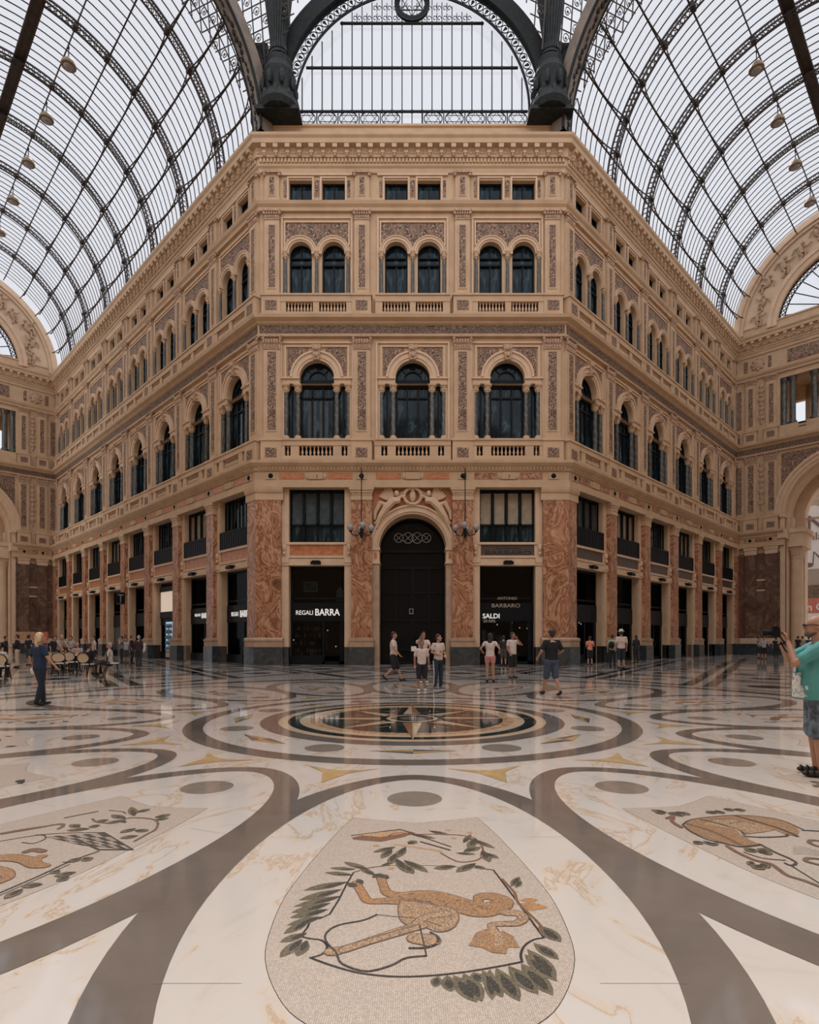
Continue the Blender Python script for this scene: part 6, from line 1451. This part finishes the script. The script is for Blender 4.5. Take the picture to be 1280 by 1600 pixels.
x, y, _ = gp_(137, 1057); person(0, 0, 1.78, math.radians(170), 'man in dark navy sitting in a cane chair with his back to the viewer', 'sit', ('black_jersey', (.007,.008,.011)), .7, ('dark_grey_shorts', (.05,.05,.05)), 'short', loc=(x-.02, y+.1, .04), vox=.013)
x, y, _ = gp_(176, 1055); person(0, 0, 1.82, math.radians(-70), 'man in white patterned shirt sitting sideways on a cane chair', 'sit', ('white_patterned_shirt', (.42,.38,.35), .5, 18), .8, ('dark_trousers', (.02,.022,.026)), 'long', hair='hair_grey', build=1.1, loc=(x-.12, y-.02, .04), vox=.013)
x, y, _ = gp_(122, 1045); person(0, 0, 1.8, math.radians(10), 'bald man in taupe shirt sitting behind the café table', 'sit', ('pale_taupe_cotton', (.34,.27,.23)), .7, BK, 'long', hair=None, loc=(x, y-.05, .04))
x, y, _ = gp_(103, 1040); person(0, 0, 1.8, math.radians(-15), 'dark-clad person sitting at the back of the café', 'sit', ('black_top', (.012,.012,.016)), 1.5, BK, 'long', loc=(x, y, .04))
x, y, _ = gp_(2, 1062); person(0, 0, 1.75, math.radians(195), 'seated person in white at the left picture edge, mostly outside', 'sit', ('white_tee', (.5,.45,.4)), .7, BK, 'long', loc=(x-.15, y+.12, .04))
jk = person(217, 1041, 1.74, math.radians(170), 'man in dark brown jacket carrying a pale coat, seen from behind', 'stand', ('dark_brown_jacket', (.035,.018,.014)), 1.8, ('dark_trousers', (.02,.022,.026)), 'long', hair='hair_grey', build=1.1)
thing_in_hand('folded_coat', remesh(MB().ell((0,0,0), .09, .08, .26, 10, 8).ell((.05,0,-.12), .07, .07, .2, 10, 8).build('t', 'napkin'), .02) and MB().ell((0,0,0), .08, .08, .25, 10, 8).ell((.05,0,-.12), .06, .07, .2, 10, 8), 'gift_white', jk, (-.32,-.05,1.08), 'pale coat over the arm of the man in the brown jacket', 'coat')
bpy.data.objects.remove(bpy.data.objects['t'])
person(190, 1037, 1.72, math.radians(-60), 'person in grey top standing by the shopfronts behind the café', 'hand_face', ('grey_top', (.16,.16,.17)), .6, BK, 'long'); person(197, 1036, 1.6, math.radians(20), 'short figure in pale clothes beside a left wing pillar', 'stand', ('dull_white_top', (.34,.32,.31)), .6, ('grey_cotton', (.06,.06,.055)), 'short'); person(206, 1037, 1.75, math.radians(100), 'dark figure just left of the man in the brown jacket', 'stand', ('black_top', (.012,.012,.016)), 1.5, BK, 'long')
# near right: man in teal shirt photographing
def tourist(body, s, U, H, arms, legs, part):
    part('beard', MB().ell(H(0,-.055,-.085), .052, .052, .035, 12, 8).ell(H(0,-.02,-.075), .062, .05, .034, 12, 8), 'beard', .008)
    g_ = MB(); 
    for sx in (-1, 1): g_.ell(H(sx*.034,-.105,.012), .03, .01, .021, 10, 6).tube([H(sx*.062,-.098,.018), H(sx*.085,.0,.016), H(sx*.083,.03,.0)], .004, 5)
    g_.tube([H(-.01,-.108,.016), H(.01,-.108,.016)], .004, 5); g_.v = [tuple(V(v)*s) for v in g_.v]; g_.build('sunglasses', 'frame', body)
    for i in (0, 1):
        an = legs[i][1]; b = MB()
        for y in (-.14, -.08, -.02): b.tube([an+V((-.05,y,-.06)), an+V((-.03,y,-.012)), an+V((.03,y,-.012)), an+V((.05,y,-.06))], .009, 5)
        b.tube([an+V((-.045,.04,-.05)), an+V((-.03,.06,.0)), an+V((.03,.06,.0)), an+V((.045,.04,-.05))], .009, 5); b.v = [tuple(V(v)*s) for v in b.v]; b.build('sandal_strap', 'frame', body)
    w = arms[1][1]; e = arms[1][0]; d = (w-e).normalized(); p_ = e.lerp(w, .9)
    b = MB(); a1 = d.orthogonal().normalized(); a2 = d.cross(a1); b.tube([(p_+(a1*math.cos(t*PI/6)+a2*math.sin(t*PI/6))*.034)*s for t in range(12)], .009, 5, closed=True); b.build('wristwatch', 'frame', body)
    b = MB(); G = 10
    def F_(i, j):
        t = math.radians(-100+75*i/G); z_ = .86+.34*j/G; r_ = .182 if z_ < 1.0 else .182-(z_-1.0)*.07
        return tuple(V(((.210+.006)*math.cos(t), -.045+(r_+.008)*math.sin(t), z_))*s)
    for i in range(G):
        for j in range(G):
            if (i < 7 or j < 4) and not (j > 7 and i > 3): b.quad(F_(i,j), F_(i+1,j), F_(i+1,j+1), F_(i,j+1))
    b.build('shirt_print', 'tshirt_print', body)
M['beard'] = flat('greying_beard', (.10,.08,.07), .7, var=.5, scale=60)
M['tshirt_print'] = ramped('white_wave_print', 9, [(.42, (.08,.30,.29)), (.5, (.65,.62,.58)), (.6, (.7,.66,.62))], 5, 2, .8)
tx, ty, _ = gp_(1278, 1212)
T_ = person(0, 0, 1.80, math.radians(-114), 'bearded man in teal t-shirt and washed denim shorts taking a photograph', 'photo', ('teal_cotton', (.085,.31,.30), .1, 5), .72, ('washed_denim', (.12,.155,.19), .95, 11), 'short', ('dark_sandal', (.03,.024,.02)), hair=None, build=1.22, vox=.0085, skin='skin', extra=tourist, loc=(tx, ty, 0))
cp = (0, -.60*1.03, 1.56*1.03)
cm = empty('camera_body'); M_ = Matrix.Translation(T_.location) @ Matrix.Rotation(T_.rotation_euler.z, 4, 'Z'); cm.location = M_ @ V((.01,-.41,1.61)); cm.rotation_euler = T_.rotation_euler
MB().box(-.075,.075,-.035,.04,-.05,.05).box(-.03,.03,-.03,.03,.05,.075).build('housing', 'frame', cm); MB().tube([(0,-.03,0),(0,-.10,0)], .036, 16).tube([(0,-.10,0),(0,-.125,0)], .041, 16).build('lens', 'frame', cm)
MB().tube([(.07,.02,.0),(.1,.12,-.2),(.06,.2,-.3),(-.02,.1,-.2),(-.075,.02,0)], .008, 5).build('strap', 'frame', cm); tag(cm, 'black camera with lens held up by the man in teal', 'camera')

# drop any building block that no wall used
for k, o in protos.items():
    if k not in used:
        for ch in list(o.children): bpy.data.objects.remove(ch)
        bpy.data.objects.remove(o)
